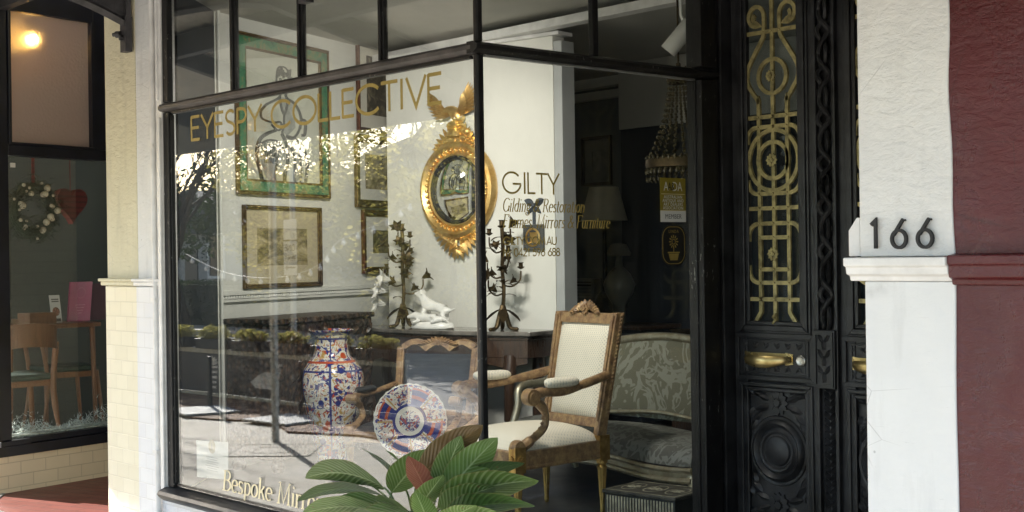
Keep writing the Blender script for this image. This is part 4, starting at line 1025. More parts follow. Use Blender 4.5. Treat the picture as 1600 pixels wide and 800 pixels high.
slab(L, -W / 2 + .10, W / 2 - .10, .10, H - .10, .0145, .016).build('picture_glass', glass, t)
picture('framed_landscape', 'landscape picture in a wide buff mount and narrow dark gilt frame', ((378, 452), (497, 325)), dark_frame, art_land, .03, mat_board, .118)
picture('framed_still_life', 'still life picture high on the wall, behind the gold letters', ((556, 205), (680, 86)), red_frame, art_still, .035, aged_paper, .10)
picture('framed_etching', 'etching in a dark gilt frame, second down beside the mirror wall', ((553, 324), (680, 226)), dark_frame, art_etch, .06, plaster, .08)
picture('framed_botanical', 'botanical picture in a reddish frame, lowest beside the mirror wall', ((564, 428), (690, 333)), red_frame, art_botan, .05, plaster, .10)
picture('faded_framed_print', 'small faded framed print on the dim back wall of the shop', ((912, 292), (957, 211)), basic('thin_grey_frame', (.05, .05, .05), .5), art_grey, .03, basic('dim_mount', (.16, .17, .17), .8), .10, fr=lambda a, b, d: Vector((-9 + a, 4.9 - d, b)), pln=(Vector((-9, 4.9, 0)), Vector((1, 0, 0))))

# ------------------------------------------------------------------ gilt convex mirror with eagle
mc = onW(720, 297, (WP.x, WP.y), WA); ma = (mc - WP).dot(WA); mz_ = (2.441 + 1.778) / 2
mir = thing('convex_mirror', 'round gilt convex mirror crowned by a spread eagle on the pale wall', 'mirror', FW(ma, mz_, 0), math.atan2(WA.y, WA.x))
ML = lambda a, b, d: Vector((a, -d, b))
mb = MB(); RO = .335
mb.lathe([(.0, .0), (RO, .0), (RO + .012, .03), (RO - .005, .062), (RO - .03, .072), (RO - .045, .060), (RO - .060, .045), (RO - .072, .046), (RO - .088, .060), (RO - .098, .055), (RO - .104, .035)], (0, 0, 0), (0, -1, 0), 64); mb.build('moulded_frame', gold, mir, smooth=40)
mb = MB(); mb.lathe([(.232, .02), (.238, .050), (.226, .058), (.212, .052), (.206, .034), (.206, .02)], (0, 0, 0), (0, -1, 0), 64); mb.build('ebonised_slip', black_plain, mir, smooth=40)
mb = MB(); mb.lathe([(.0001, .062), (.05, .0605), (.10, .057), (.15, .051), (.19, .043), (.208, .038)], (0, 0, 0), (0, -1, 0), 48); mb.build('convex_glass', mirror_glass, mir, smooth=60)
for i in range(44):
    a = 2 * PI * i / 44; mb = MB(); mb.ell((0, 0, 0), .0115, 8, 6)
    if i == 0: bm0 = mb.build('ball', gold, mir, smooth=60); bm0.location = ML(.274 * math.cos(a), .274 * math.sin(a), .054)
    else:
        c = bm0.copy(); COL.objects.link(c); c.location = ML(.274 * math.cos(a), .274 * math.sin(a), .054)
# rock perch and eagle
mb = MB()
for i in range(16): mb.ell(ML(random.uniform(-.10, .10), RO + .02 + random.uniform(-.02, .05), .04), (random.uniform(.025, .05), .03, random.uniform(.02, .035)), 7, 5)
mb.lathe([(.07, 0), (.06, .03), (.045, .05), (.07, .07), (.05, .10)], ML(0, RO + .03, .04), (0, 0, 1), 14); mb.build('rock_perch', gold, mir, smooth=40)
eg = MB(); ez = RO + .175
eg.tube(spline([ML(.05, ez - .05, .04), ML(.02, ez, .05), ML(-.03, ez + .035, .06), ML(-.075, ez + .03, .07), ML(-.105, ez + .012, .075)], 5), [.022, .032, .040, .044, .046, .046, .044, .042, .04, .036, .032, .030, .028, .026, .024, .022, .020, .016, .012, .010, .005][:21], 10)
eg.ell(ML(-.085, ez + .03, .07), (.026, .022, .022), 8, 6); eg.tube([ML(-.105, ez + .028, .072), ML(-.128, ez + .02, .074), ML(-.134, ez + .006, .074)], [.011, .008, .002], 6)
for sx in (-.015, .02): eg.tube([ML(sx, ez - .02, .05), ML(sx - .005, ez - .075, .05)], [.018, .012], 7)
eg.build('eagle_body', gold, mir, smooth=50)
for sg in (-1, 1):
    wm = MB()
    for i in range(9):
        an = (.20 + i * .115) if sg > 0 else (PI + .12 - i * .10); Lf = .20 - .010 * abs(i - 4)
        for r_ in range(2):
            LL = Lf * (1 if r_ == 0 else .55); b0 = (.035 * sg, ez + .005)
            leaf_relief(wm, lambda a, b, d: ML(a, b, .05 + d), b0[0] + .02 * i * .35 * sg, b0[1] + (.008 * i), LL, .030, an, .004 * i + r_ * .02, .012)
    wm.build('wing', gold, mir, smooth=60)
# crest and pendant acanthus
for nm, zc, sg, n in (('crest_leaves', RO + .01, 1, 7), ('pendant_leaves', -RO + .0, -1, 8)):
    mb = MB()
    for sx in (-1, 1):
        for i in range(n):
            an = sg * (PI / 2 - sx * (.15 + i * .22)); leaf_relief(mb, lambda a, b, d: ML(a, b, .03 + d), sx * (.02 + .018 * i), zc - sg * .018 * i * .6, .085 + .01 * (n - i) * .8, .036, an, .003 * i, .022)
            mb.tube([ML(sx * (.03 + i * .02), zc - sg * .01 * i, .04), ML(sx * (.05 + i * .022), zc + sg * (.02 - .01 * i), .055), ML(sx * (.035 + i * .022), zc + sg * (.035 - .01 * i), .05)], [.012, .010, .006], 6)
    if sg < 0:
        for i in range(5): leaf_relief(mb, lambda a, b, d: ML(a, b, .04 + d), 0, zc - .05, .09, .036, -PI / 2 + (i - 2) * .5, .004 * abs(i - 2), .02)
        mb.ell(ML(0, zc - .06, .05), .016)
    mb.build(nm, gold, mir, smooth=60)

# ------------------------------------------------------------------ console commode against the mirror wall
ctr = FW(-.78, 0, 0); crz = math.atan2(WA.y, WA.x)
cons = thing('console_table', 'bow fronted dark mahogany console table with marble top below the gilt mirror', 'console table', (ctr.x, ctr.y, FZ), crz)
def bow(wd, dp, bowd, n=20): return [(-wd, -.01)] + [(-wd + 2 * wd * i / n, -dp - bowd * (1 - ((i / n) * 2 - 1) ** 2)) for i in range(n + 1)] + [(wd, -.01)]
mb = MB(); mb.prism(bow(.80, .30, .14), lambda a, b, d: (a, b, d), .800, .828); mb.build('marble_top', basic('grey_marble', (.16, .145, .13), .12, 0, .3, 6), cons, bevel=.006)
mb = MB(); mb.prism(bow(.765, .28, .135), lambda a, b, d: (a, b, d), .66, .799)
mb.prism(bow(.775, .285, .14), lambda a, b, d: (a, b, d), .775, .79)
ap = bow(.76, .278, .133)
o = len(mb.v); N = len(ap) - 2
for i in range(1, N + 1):
    dz = .035 + .03 * math.sin((i - 1) / (N - 1) * PI * 5) ** 2
    mb.v += [Vector((ap[i][0], ap[i][1], .67)), Vector((ap[i][0], ap[i][1], .66 - dz))]
for i in range(N - 1): mb.f.append((o + 2 * i, o + 2 * i + 1, o + 2 * i + 3, o + 2 * i + 2))
mb.build('drawer_case', mahogany, cons, bevel=.003)
for a, b in ((-.68, -.06), (.68, -.06), (-.64, -.30), (.64, -.30)):
    mb = MB(); mb.tube(spline([(a, b, .67), (a * 1.02, b - .03, .5), (a * .97, b, .22), (a * 1.0, b - .03, .03), (a * 1.02, b - .05, .0)], 6), [.042] * 6 + [.034] * 6 + [.022] * 6 + [.020] * 7, 8); mb.build('leg', mahogany, cons, smooth=50)
CT = FZ + .828

# ------------------------------------------------------------------ bronze lily candelabra
def lily(mb, p, d, s):
    q = Vector(d).normalized().to_track_quat('Z', 'Y').to_matrix()
    for k in range(6):
        a = 2 * PI * k / 6; u = Vector((math.cos(a), math.sin(a), 0)); v = Vector((-math.sin(a), math.cos(a), 0)); o = len(mb.v)
        for (r, h, wv) in ((.10, 0, .10), (.22, .45, .24), (.42, .82, .34), (.95, .98, .03)):
            for sg in (-1, 0, 1): mb.v.append(p + q @ ((u * r + v * wv * sg + Vector((0, 0, h - .05 * abs(sg)))) * s))
        for i in range(3):
            for j in range(2): mb.f.append((o + i * 3 + j, o + i * 3 + j + 1, o + i * 3 + 4 + j, o + i * 3 + 3 + j))
    mb.lathe([(.02 * s, -.2 * s), (.11 * s, 0), (.05 * s, .3 * s)], p, d, 8)
def leafblade(mb, p, d, L, wd, droop=.3):
    d = Vector(d).normalized(); sd = d.cross(Vector((0, 0, 1)))
    if sd.length < .1: sd = Vector((1, 0, 0))
    sd.normalize(); N = 6; o = len(mb.v)
    for i in range(N + 1):
        t = i / N; c = p + d * L * t - Vector((0, 0, droop * L * t * t)); ww = wd * .5 * math.sin(PI * min(1, t * .92 + .06)) ** .8
        mb.v += [c - sd * ww, c + Vector((0, 0, -.12 * wd)), c + sd * ww]
    for i in range(N):
        for k in range(2): mb.f.append((o + i * 3 + k, o + i * 3 + k + 1, o + i * 3 + 4 + k, o + i * 3 + 3 + k))
def candelabrum(label, px, seed, white):
    rnd = random.Random(seed); q_ = FW(0, 0, .24); loc = onW(*px, (q_.x, q_.y), WA); loc.z = CT
    t = thing('candelabrum', label, 'candelabrum', loc, 0, 'pair of bronze lily candelabra')
    base = MB()
    for k in range(3):
        a = 2 * PI * k / 3 + .4; base.tube(spline([(0, 0, .16), (.03 * math.cos(a), .03 * math.sin(a), .08), (.055 * math.cos(a), .055 * math.sin(a), .02), (.11 * math.cos(a), .11 * math.sin(a), .010)], 5), [.018] * 5 + [.016] * 5 + [.013] * 5 + [.006], 7)
        leafblade(base, Vector((.02 * math.cos(a + 1), .02 * math.sin(a + 1), .14)), (math.cos(a + 1), math.sin(a + 1), -.4), .12, .06)
    base.build('base', bronze, t, smooth=50)
    st = MB(); st.tube(spline([(0, 0, .14), (.012, 0, .26), (-.008, .006, .40), (.008, 0, .54), (0, 0, .68)], 6), [.013] * 24 + [.009], 7)
    for i in range(14): 
        a = rnd.uniform(0, 6.28); z = rnd.uniform(.2, .64); leafblade(st, Vector((0, 0, z)), (math.cos(a), math.sin(a), rnd.uniform(.2, 1.2)), rnd.uniform(.07, .12), .035, .5)
    st.build('stem', bronze, t, smooth=50)
    cup = MB(); cup.lathe([(.006, 0), (.024, .01), (.030, .018), (.016, .024), (.016, .05), (.024, .056), (.012, .056), (.012, .03)], (0, 0, .66), (0, 0, 1), 12); cup.build('candle_cup', bronze, t, smooth=40)
    for i in range(7):
        a = i * 2.4 + seed; z0 = .24 + .055 * i; rr = .16 - .016 * i + rnd.uniform(-.02, .02); e = Vector((rr * math.cos(a), rr * math.sin(a), z0 + .10))
        arm = MB(); arm.tube(spline([(0, 0, z0), (e.x * .5, e.y * .5, z0 - .01), (e.x * .95, e.y * .95, z0 + .03), (e.x, e.y, z0 + .09)], 5), .0055, 6)
        if i % 2: arm.lathe([(.005, 0), (.020, .01), (.026, .016), (.014, .02), (.014, .04), (.021, .045), (.009, .045)], e, (0, 0, 1), 10)
        else: lily(arm, e, (e.x, e.y, .08), .058)
        lily(arm, Vector((e.x * .45, e.y * .45, z0 + .015)), (e.x + rnd.uniform(-.1, .1), e.y, rnd.uniform(-.05, .15)), .045)
        leafblade(arm, Vector((e.x * .5, e.y * .5, z0)), (e.x, e.y, .06), .09, .03)
        arm.build('branch', bronze, t, smooth=60)
    if white:
        for (dx, dy, dz) in ((-.11, -.08, .16), (-.06, -.11, .25), (-.13, -.04, .28), (-.02, -.10, .33)):
            f = MB(); lily(f, Vector((dx, dy, dz)), (-.3, -1, .25), .075); f.build('white_flower', porcelain, t, smooth=60)
    return t
candelabrum('bronze lily candelabrum with white flowers beside the white dog group', (630, 507), 1, True)
candelabrum('bronze lily candelabrum without white flowers, right end of the console table', (786, 505), 5, False)

# ------------------------------------------------------------------ white porcelain dogs
q_ = FW(0, 0, .30); dl = onW(676, 510, (q_.x, q_.y), WA); dl.z = CT
dg = thing('dog_figurine', 'white porcelain group of two dogs on an oval base on the console', 'figurine', dl, R(20)); dg.scale = (.92, .92, .92)
mb = MB(); mb.lathe([(.0, 0), (.165, 0), (.178, .012), (.170, .03), (.16, .045), (.12, .055), (0, .058)], (0, 0, 0), (0, 0, 1), 32, 1, .55)
for i in range(14): mb.ell((random.uniform(-.13, .13), random.uniform(-.06, .06), .045), (random.uniform(.02, .04), .02, random.uniform(.012, .022)), 7, 5)
mb.build('base', porcelain, dg, smooth=60)
def skin(name, verts, edges, mat, parent, sub=2):
    me = bpy.data.meshes.new(name); me.from_pydata([v[:3] for v in verts], edges, []); o = bpy.data.objects.new(name, me); COL.objects.link(o); o.parent = parent
    md = o.modifiers.new('skin', 'SKIN'); sb = o.modifiers.new('sub', 'SUBSURF'); sb.levels = sub; sb.render_levels = sub
    for i, v in enumerate(verts):
        r = v[3]; me.skin_vertices[0].data[i].radius = (r, r)
    me.skin_vertices[0].data[0].use_root = True; me.materials.append(mat); md.use_smooth_shade = True
    return o
# crouching hound at the back, chest up, head to the left
V = [(.06, .02, .155, .036), (.0, .02, .165, .040), (-.06, .02, .185, .042), (-.095, .02, .225, .026), (-.115, .02, .262, .026), (-.145, .02, .258, .016), (-.168, .02, .25, .010),
     (.10, .02, .14, .026), (.15, .015, .135, .010), (.19, .0, .15, .005), (-.07, -.015, .12, .017), (-.08, -.02, .06, .012), (-.105, -.025, .055, .011), (-.06, .05, .12, .017), (-.07, .055, .06, .012),
     (.09, -.015, .10, .020), (.12, -.02, .075, .013), (.10, -.025, .055, .011), (.09, .05, .09, .020), (.10, .055, .055, .012), (-.10, -.002, .28, .010), (-.085, -.014, .25, .008), (-.10, .042, .28, .010), (-.085, .054, .25, .008)]
E_ = [(0, 1), (1, 2), (2, 3), (3, 4), (4, 5), (5, 6), (0, 7), (7, 8), (8, 9), (2, 10), (10, 11), (11, 12), (2, 13), (13, 14), (7, 15), (15, 16), (16, 17), (7, 18), (18, 19), (4, 20), (20, 21), (4, 22), (22, 23)]
skin('dog', V, E_, porcelain, dg)
V = [(.03, -.05, .085, .030), (-.03, -.05, .085, .032), (-.08, -.05, .09, .028), (-.115, -.05, .10, .024), (-.14, -.055, .10, .024), (-.165, -.06, .09, .015), (-.18, -.06, .085, .010), (.08, -.045, .08, .026), (.13, -.05, .075, .012), (.16, -.06, .065, .007),
     (-.08, -.08, .06, .014), (-.12, -.09, .05, .011), (.07, -.085, .065, .018), (.04, -.095, .05, .011), (-.13, -.035, .12, .010), (-.12, -.025, .10, .009)]
E_ = [(0, 1), (1, 2), (2, 3), (3, 4), (4, 5), (5, 6), (0, 7), (7, 8), (8, 9), (2, 10), (10, 11), (7, 12), (12, 13), (4, 14), (14, 15)]
skin('dog', V, E_, porcelain, dg)

# ------------------------------------------------------------------ carved chest along the picture wall
q0 = FE(.02, 0, .03); cz_ = 1.285
ch = thing('carved_chest', 'dark carved wooden chest standing along the picture wall', 'chest', (FE(.55, 0, .22)).to_tuple(), math.atan2(EN.y, EN.x)); ch.location.z = FZ
mb = MB(); mb.box(-.53, .53, -.22, .18, .08, cz_ - FZ - .035); mb.build('body', carved_wood, ch, bevel=.01)
mb = MB(); mb.box(-.545, .545, -.235, .19, cz_ - FZ - .034, cz_ - FZ); mb.build('lid', carved_wood, ch, bevel=.008)
for a, b in ((-.48, -.17), (.48, -.17), (-.48, .13), (.48, .13)):
    mb = MB(); mb.lathe([(.03, 0), (.045, .03), (.03, .08)], (a, b, 0), (0, 0, 1), 12); mb.build('foot', carved_wood, ch, smooth=40)
lm = MB()
for i in range(12):
    for z in (.30, .55, .80): leaf_relief(lm, lambda a, b, d: (a, -.22 - d, b), -.48 + i * .085, z, .10, .06, (.8 if i % 2 else 2.3), 0, .02)
for z in (.45, .68, .85): 
    for y in (-.12, .06): petal_rosette(lm, lambda a, b, d: (.53 + d, a, b), y, z, .07, 8, .012)
lm.build('carving', carved_wood, ch, smooth=50)

# ------------------------------------------------------------------ imari vase and charger
vz_ = .86
vs_ = thing('floor_vase', 'tall imari floor vase in blue, red and white with a flared neck', 'vase', (-7.13, 1.19, FZ), .4)
prof = [(.0, .0), (.095, .0), (.105, .015), (.098, .035), (.108, .10), (.142, .22), (.176, .36), (.200, .48), (.204, .55), (.188, .615), (.150, .66), (.118, .695), (.106, .73), (.103, .78), (.110, .825), (.134, .85), (.142, .858), (.136, .861), (.105, .835), (.095, .78), (.098, .73), (.11, .69)]
mb = MB(); mb.lathe([(r, h) for r, h in prof], (0, 0, 0), (0, 0, 1), 64); mb.build('vase_body', imari_vase, vs_, smooth=50)
mb = MB(); mb.lathe([(.14, 0), (.15, .01), (.10, .02)], (0, 0, -.0), (0, 0, 1), 24); mb.build('stand', mahogany, vs_, smooth=40)
pcen = onW(640, 658, (-6.1, 1.0), (.66, .75))
pl = thing('imari_charger', 'large round imari charger in blue, red and white on a stand', 'plate', (pcen.x, pcen.y, pcen.z), HEAD - PI / 2 + PI + R(186) - R(180))
pl.rotation_euler = (R(-10), 0, math.atan2(RGT.y, RGT.x) + R(14))
RP = 116 / 2 * ((pcen - CAM).dot(FWD)) / FOC
mb = MB(); k = RP / .24; n = 96; prof = [(.0001, .004), (.13, .004), (.15, .012), (.19, .026), (.236, .036), (.240, .034), (.236, .028), (.15, .0), (.0001, -.006)]
for r, h in prof:
    for j in range(n):
        a = 2 * PI * j / n; rr = r * (1 + (.012 * math.cos(a * 28) if r > .2 else 0)); mb.v.append(Vector((rr * math.cos(a), -h, rr * math.sin(a))))
for i in range(len(prof) - 1):
    for j in range(n): mb.f.append((i * n + j, i * n + (j + 1) % n, (i + 1) * n + (j + 1) % n, (i + 1) * n + j))
pb = mb.build('plate_body', imari_plate, pl, smooth=50); pb.scale = (k, k, k)
est = thing('plate_stand', 'low dark wooden stand under the imari charger', 'stand', (pcen.x, pcen.y, FZ), math.atan2(RGT.y, RGT.x) + R(14))
hz = pcen.z - FZ - RP
mb = MB()
for sx in (-.1, .1):
    mb.bar((sx, -.06, 0), (sx, .03, hz + .10), .018, .018); mb.bar((sx, .05, 0), (sx, .05, hz + .2), .016, .016); mb.bar((sx, -.075, hz - .022), (sx, .06, hz - .022), .016, .016)
mb.bar((-.12, .05, hz * .6), (.12, .05, hz * .6), .014, .02); mb.build('easel_frame', mahogany, est, bevel=.003)

# ------------------------------------------------------------------ armchairs
def armchair(label, loc, rz, pad_m, top_m, frame_m, leg_m, crest='carved', name='armchair'):
    t = thing(name, label, 'armchair', loc, rz, None)
    fw, rw, fd, rd = .345, .28, -.30, .28                     # half widths and depths of the seat frame
    rail = MB(); zr0, zr1 = .285, .375
    c4 = [(-fw, fd), (fw, fd), (rw, rd), (-rw, rd)]
    for i in range(4):
        a, b = c4[i], c4[(i + 1) % 4]
        rail.bar((a[0], a[1], (zr0 + zr1) / 2), (b[0], b[1], (zr0 + zr1) / 2), .045, zr1 - zr0); rail.bar((a[0], a[1], zr0 + .012), (b[0], b[1], zr0 + .012), .056, .018)
    rail.build('seat_rail', frame_m, t, bevel=.006)
    for i, (a, b) in enumerate(c4):
        lg = MB(); lg.box(a - .032, a + .032, b - .032, b + .032, .275, .40)
        lg.lathe([(.010, 0), (.015, .02), (.013, .035), (.026, .225), (.030, .24), (.022, .25), (.032, .26), (.032, .276)], (a, b, 0), (0, 0, 1), 24, flute=8, fd=.16)
        lg.build('leg', leg_m, t, smooth=35)
    for sx in (-fw, fw):
        ro = MB(); petal_rosette(ro, lambda a, b, d: (sx + a, fd - .033 - d, .335 + b), 0, 0, .026, 8, .006)
        sg = 1 if sx > 0 else -1
        petal_rosette(ro, lambda a, b, d: (sx + sg * (.033 + d), fd + a, .335 + b), 0, 0, .026, 8, .006); ro.build('rosette', leg_m, t)
    # domed seat
    N = 18; mb = MB()
    for i in range(N + 1):
        for j in range(N + 1):
            u, v = i / N * 2 - 1, j / N * 2 - 1; hw = fw + (rw - fw) * (v * .5 + .5) - .006
            x, y = u * hw, (fd + (rd - fd) * (v * .5 + .5)) * .985
            e = (1 - abs(u) ** 5) * (1 - abs(v) ** 5); mb.v.append(Vector((x, y, .372 + .075 * e ** .45 + .022 * (1 - u * u) * (1 - v * v))))
    for i in range(N):
        for j in range(N): a = i * (N + 1) + j; mb.f.append((a, a + 1, a + N + 2, a + N + 1))
    mb.build('seat_cushion', top_m, t, smooth=80)
    # raked back
    lean = .20
    def BK(a, b, d): return Vector((a * (1 + .12 * (b - .4)), rd - .0 + (b - .40) * lean - d, b))
    bw, b0, b1 = .285, .47, 1.00; fr = MB()
    for sx in (-1, 1):
        fr.prism([(sx * (bw - .05), .30), (sx * bw, .30), (sx * bw, b1 + .012), (sx * (bw - .05), b1 + .012)], BK, -.03, .028)
        fr.prism([(sx * (bw - .037), b0), (sx * (bw - .013), b0), (sx * (bw - .013), b1), (sx * (bw - .037), b1)], BK, .029, .038)
    fr.prism([(-bw + .05, b0 - .035), (bw - .05, b0 - .035), (bw - .05, b0 + .012), (-bw + .05, b0 + .012)], BK, -.02, .024)
    if crest == 'carved':
        fr.prism([(-bw + .05, b1 - .045), (bw - .05, b1 - .045), (bw - .05, b1 + .008), (-bw + .05, b1 + .008)], BK, -.024, .024)
    else:
        top = [(-bw + .04 + (2 * bw - .08) * i / 24, b1 + .05 * abs(math.sin(PI * 1.5 * (i / 24 * 2 - 1) + PI / 2)) + .01) for i in range(25)]
        fr.ribbon(top, .05, BK, -.024, .026)
    bf = fr.build('back_frame', frame_m, t, bevel=.005)
    sp = MB()
    for sx in (-1, 1):
        for i in range(26): leaf_relief(sp, lambda a, b, d: BK(sx * (bw + .001 + d * .5), b, a), -.004, .50 + i * .0195, .028, .022, PI / 2 + .5, .0, .012)
    sp.build('stile_carving', frame_m, bf, smooth=60)
    cr = MB(); zc = b1 + (.02 if crest == 'carved' else .05)
    for sx in (-1, 1):
        for i in range(6): leaf_relief(cr, lambda a, b, d: BK(a, b, .022 + d), sx * (.012 + i * .016), zc + .01 - i * .004, .05, .03, PI / 2 - sx * (.25 + i * .25), .002 * i, .014)
        for i in range(4): cr.ell(BK(sx * (.02 + i * .022), zc + .022 - i * .007, .02), (.015, .014, .013), 7, 5)
    petal_rosette(cr, lambda a, b, d: BK(a, b, .026 + d), 0, zc + .008, .03, 9, .010); cr.ell(BK(0, zc + .03, .012), (.02, .018, .018), 8, 6)
    cr.build('crest_carving', frame_m, bf, smooth=50)
    # padded back, front and rear faces domed
    mb = MB(); N = 14
    for sd in (1, -1):
        o = len(mb.v)
        for i in range(N + 1):
            for j in range(N + 1):
                u, v = i / N * 2 - 1, j / N * 2 - 1; e = (1 - abs(u) ** 6) * (1 - abs(v) ** 6)
                mb.v.append(BK(u * (bw - .048), b0 + .01 + (b1 - .045 - b0 - .01) * (v * .5 + .5), sd * (.006 + .030 * e ** .4 + .012 * (1 - u * u) * (1 - v * v))))
        for i in range(N):
            for j in range(N): a = o + i * (N + 1) + j; mb.f.append((a, a + 1, a + N + 2, a + N + 1))
    mb.build('backrest', pad_m, t, smooth=80)
    for sx in (-1, 1):
        q = BK(sx * (bw - .012), .70, .02); top_a = [q, Vector((sx * .325, .12, .665)), Vector((sx * .36, -.02, .645)), Vector((sx * .365, -.16, .650)), Vector((sx * .362, -.215, .640))]
        ar = MB(); ar.tube(spline(top_a, 6), [.024] * 6 + [.021] * 6 + [.022] * 6 + [.027] * 6 + [.03], 10)
        for k, (rr, dd) in enumerate(((.040, .034), (.026, .040))): ar.lathe([(rr, -dd), (rr * 1.05, -dd * .6), (rr * 1.05, dd * .6), (rr, dd)], (sx * .362, -.225, .632), (1, 0, 0), 16)
        a_ = ar.build('arm', frame_m, t, smooth=40)
        pd = MB(); pts = [Vector((sx * .338, .085, .688)), Vector((sx * .350, .04, .690)), Vector((sx * .360, -.03, .690)), Vector((sx * .365, -.11, .692)), Vector((sx * .365, -.135, .688))]
        pd.tube(spline(pts, 4), [.012, .022, .028, .032, .034, .036, .036, .036, .036, .036, .036, .036, .034, .031, .027, .020, .012], 12, flat=.72, up=(0, 0, 1)); pd.build('arm_pad', top_m, a_, smooth=60)
        su = MB(); sp_ = spline([(sx * .360, -.20, .62), (sx * .352, -.135, .56), (sx * .338, -.13, .48), (sx * .340, -.22, .42), (sx * .345, -.30, .385)], 6)
        su.tube(sp_, [.024] * 6 + [.019] * 6 + [.020] * 6 + [.026] * 7, 10, flat=1.2, up=(1, 0, 0))
        for i in range(3, 22, 2): su.ell(Vector(sp_[i]) + Vector((0, -.016, .006)), (.012, .012, .010), 6, 4)
        su.lathe([(.030, -.03), (.034, -.015), (.034, .015), (.030, .03)], (sx * .345, -.30, .40), (1, 0, 0), 14); su.build('arm_support', frame_m, t, smooth=40)
    return t
ac = armchair('cream upholstered carved giltwood armchair behind the side window', (-5.03, .975, FZ), -.07, white_weave, white_weave_top, giltwood, bright_gilt)
ac.scale = (.80, 1, 1)
armchair('dark upholstered armchair with shaped crest rail, behind the imari charger', (-6.55, 1.42, FZ), R(30), dark_velvet, dark_velvet, giltwood, giltwood, 'wavy').scale = (.92, .95, .725)

# ------------------------------------------------------------------ silver settee
st = thing('settee', 'silver framed settee in grey floral damask behind the cream armchair', 'settee', (-5.22, 2.14, FZ), R(-2))
hw = .76
def crestz(a): return .805 - .10 * (abs(a) / hw) ** 3 + .012 * math.cos(a * 6)
mb = MB(); N = 28
for sd in (.0, -.05):
    o = len(mb.v)
    for i in range(N + 1):
        a = (-1 + 2 * i / N) * (hw - .02)
        for j in range(9):
            z = .36 + (crestz(a) - .36) * j / 8; bul = .03 * (1 - (2 * j / 8 - 1) ** 2) * (1 - (a / hw) ** 4)
            mb.v.append(Vector((a, (z - .36) * .14 + .02 + (sd if sd else -bul) * (1 if not sd else -1) - .0, z)))
    for i in range(N):
        for j in range(8): a_ = o + i * 9 + j; mb.f.append((a_, a_ + 1, a_ + 10, a_ + 9))
mb.build('backrest', damask, st, smooth=80)
mb = MB(); mb.tube([(a, (crestz(a) - .36) * .14 + .03, crestz(a) + .012) for a in [(-1 + 2 * i / 40) * hw for i in range(41)]], .026, 10)
for sx in (-1, 1): mb.tube([(sx * hw, .03, .30), (sx * hw, .045, .5), (sx * hw, (crestz(hw) - .36) * .14 + .03, crestz(hw) + .012)], .025, 8)
mb.tube([(a, .0, .385 + .016 * math.cos(a * 6)) for a in [(-1 + 2 * i / 40) * hw for i in range(41)]], .012, 8); mb.build('back_frame', silver_wood, st, smooth=50)
mb = MB(); N = 24
for i in range(N + 1):
    a = (-1 + 2 * i / N) * (hw - .01)
    for k in range(13):
        an = PI * (k / 12) ; y = -.26 - .28 * math.cos(an) * 1.0; z = .23 + .12 * math.sin(an) ** .5; mb.v.append(Vector((a, y, z + .01 * math.cos(a * 6))))
for i in range(N):
    for k in range(12): a_ = i * 13 + k; mb.f.append((a_, a_ + 1, a_ + 14, a_ + 13))
mb.build('seat_cushion', damask_dark, st, smooth=80)
mb = MB()
for zz_, rr in ((.215, .014), (.16, .016)):
    mb.tube([(a, -.545, zz_ + .016 * math.cos(a * 6)) for a in [(-1 + 2 * i / 40) * hw for i in range(41)]], rr, 8)
o = len(mb.v)
for i in range(41):
    a = (-1 + 2 * i / 40) * hw; mb.v += [Vector((a, -.54, .215 + .016 * math.cos(a * 6))), Vector((a, -.54, .16 + .016 * math.cos(a * 6)))]
for i in range(40): mb.f.append((o + 2 * i, o + 2 * i + 1, o + 2 * i + 3, o + 2 * i + 2))
for sx in (-1, 1): mb.bar((sx * hw, -.54, .19), (sx * hw, .03, .19), .03, .07)
mb.build('seat_rail', silver_wood, st, smooth=40)
for sx in (-1, 1):
    for y in (-.52, .02):
        mb = MB(); mb.tube(spline([(sx * (hw - .02), y, .18), (sx * (hw - .0), y - .01, .10), (sx * (hw - .03), y, .0)], 5), [.03] * 5 + [.022] * 5 + [.018], 8); mb.build('leg', silver_wood, st, smooth=50)
    mb = MB(); mb.tube(spline([(sx * (hw), .04, .58), (sx * (hw + .02), -.2, .54), (sx * (hw + .02), -.38, .52), (sx * hw, -.42, .40), (sx * hw, -.50, .20)], 5), .024, 8); mb.build('arm', silver_wood, st, smooth=50)

# ------------------------------------------------------------------ patterned box on the floor
bx = thing('painted_box', 'low dark box with oval painted panels on the floor below the settee', 'box', (-4.57, 1.40, FZ), R(8)); bx.scale = (.88, .88, .78)
mb = MB(); mb.box(-.24, .24, -.17, .17, 0, .145); mb.build('body', basic('dark_painted_wood', (.028, .027, .024), .5, 0, .3, 10), bx, bevel=.006)
mb = MB(); mb.box(-.25, .25, -.18, .18, .146, .17); mb.build('lid', basic('worn_black_lid', (.045, .043, .036), .5, 0, .4, 14), bx, bevel=.006)
mb = MB()
for a in (-.15, 0, .15):
    mb.ribbon(arc(a, 0, .055, .10, 0, 360, 24)[:-1], .008, lambda p, q, d: (p, q, .1705 + d), 0, .001, True); petal_rosette(mb, lambda p, q, d: (p, q, .1705 + d), a, 0, .045, 8, .0012)
ring2(mb, lambda p, q, d: (p, q, .1705 + d), -.235, .235, -.165, .165, .008, 0, .001)
for a in [-.22 + i * .02 for i in range(23)]: mb.box(a, a + .009, -.1745, -.1705, .01, .135)
mb.build('painted_panels', basic('tarnished_paint', (.34, .32, .24), .5, 0, .3, 12), bx)

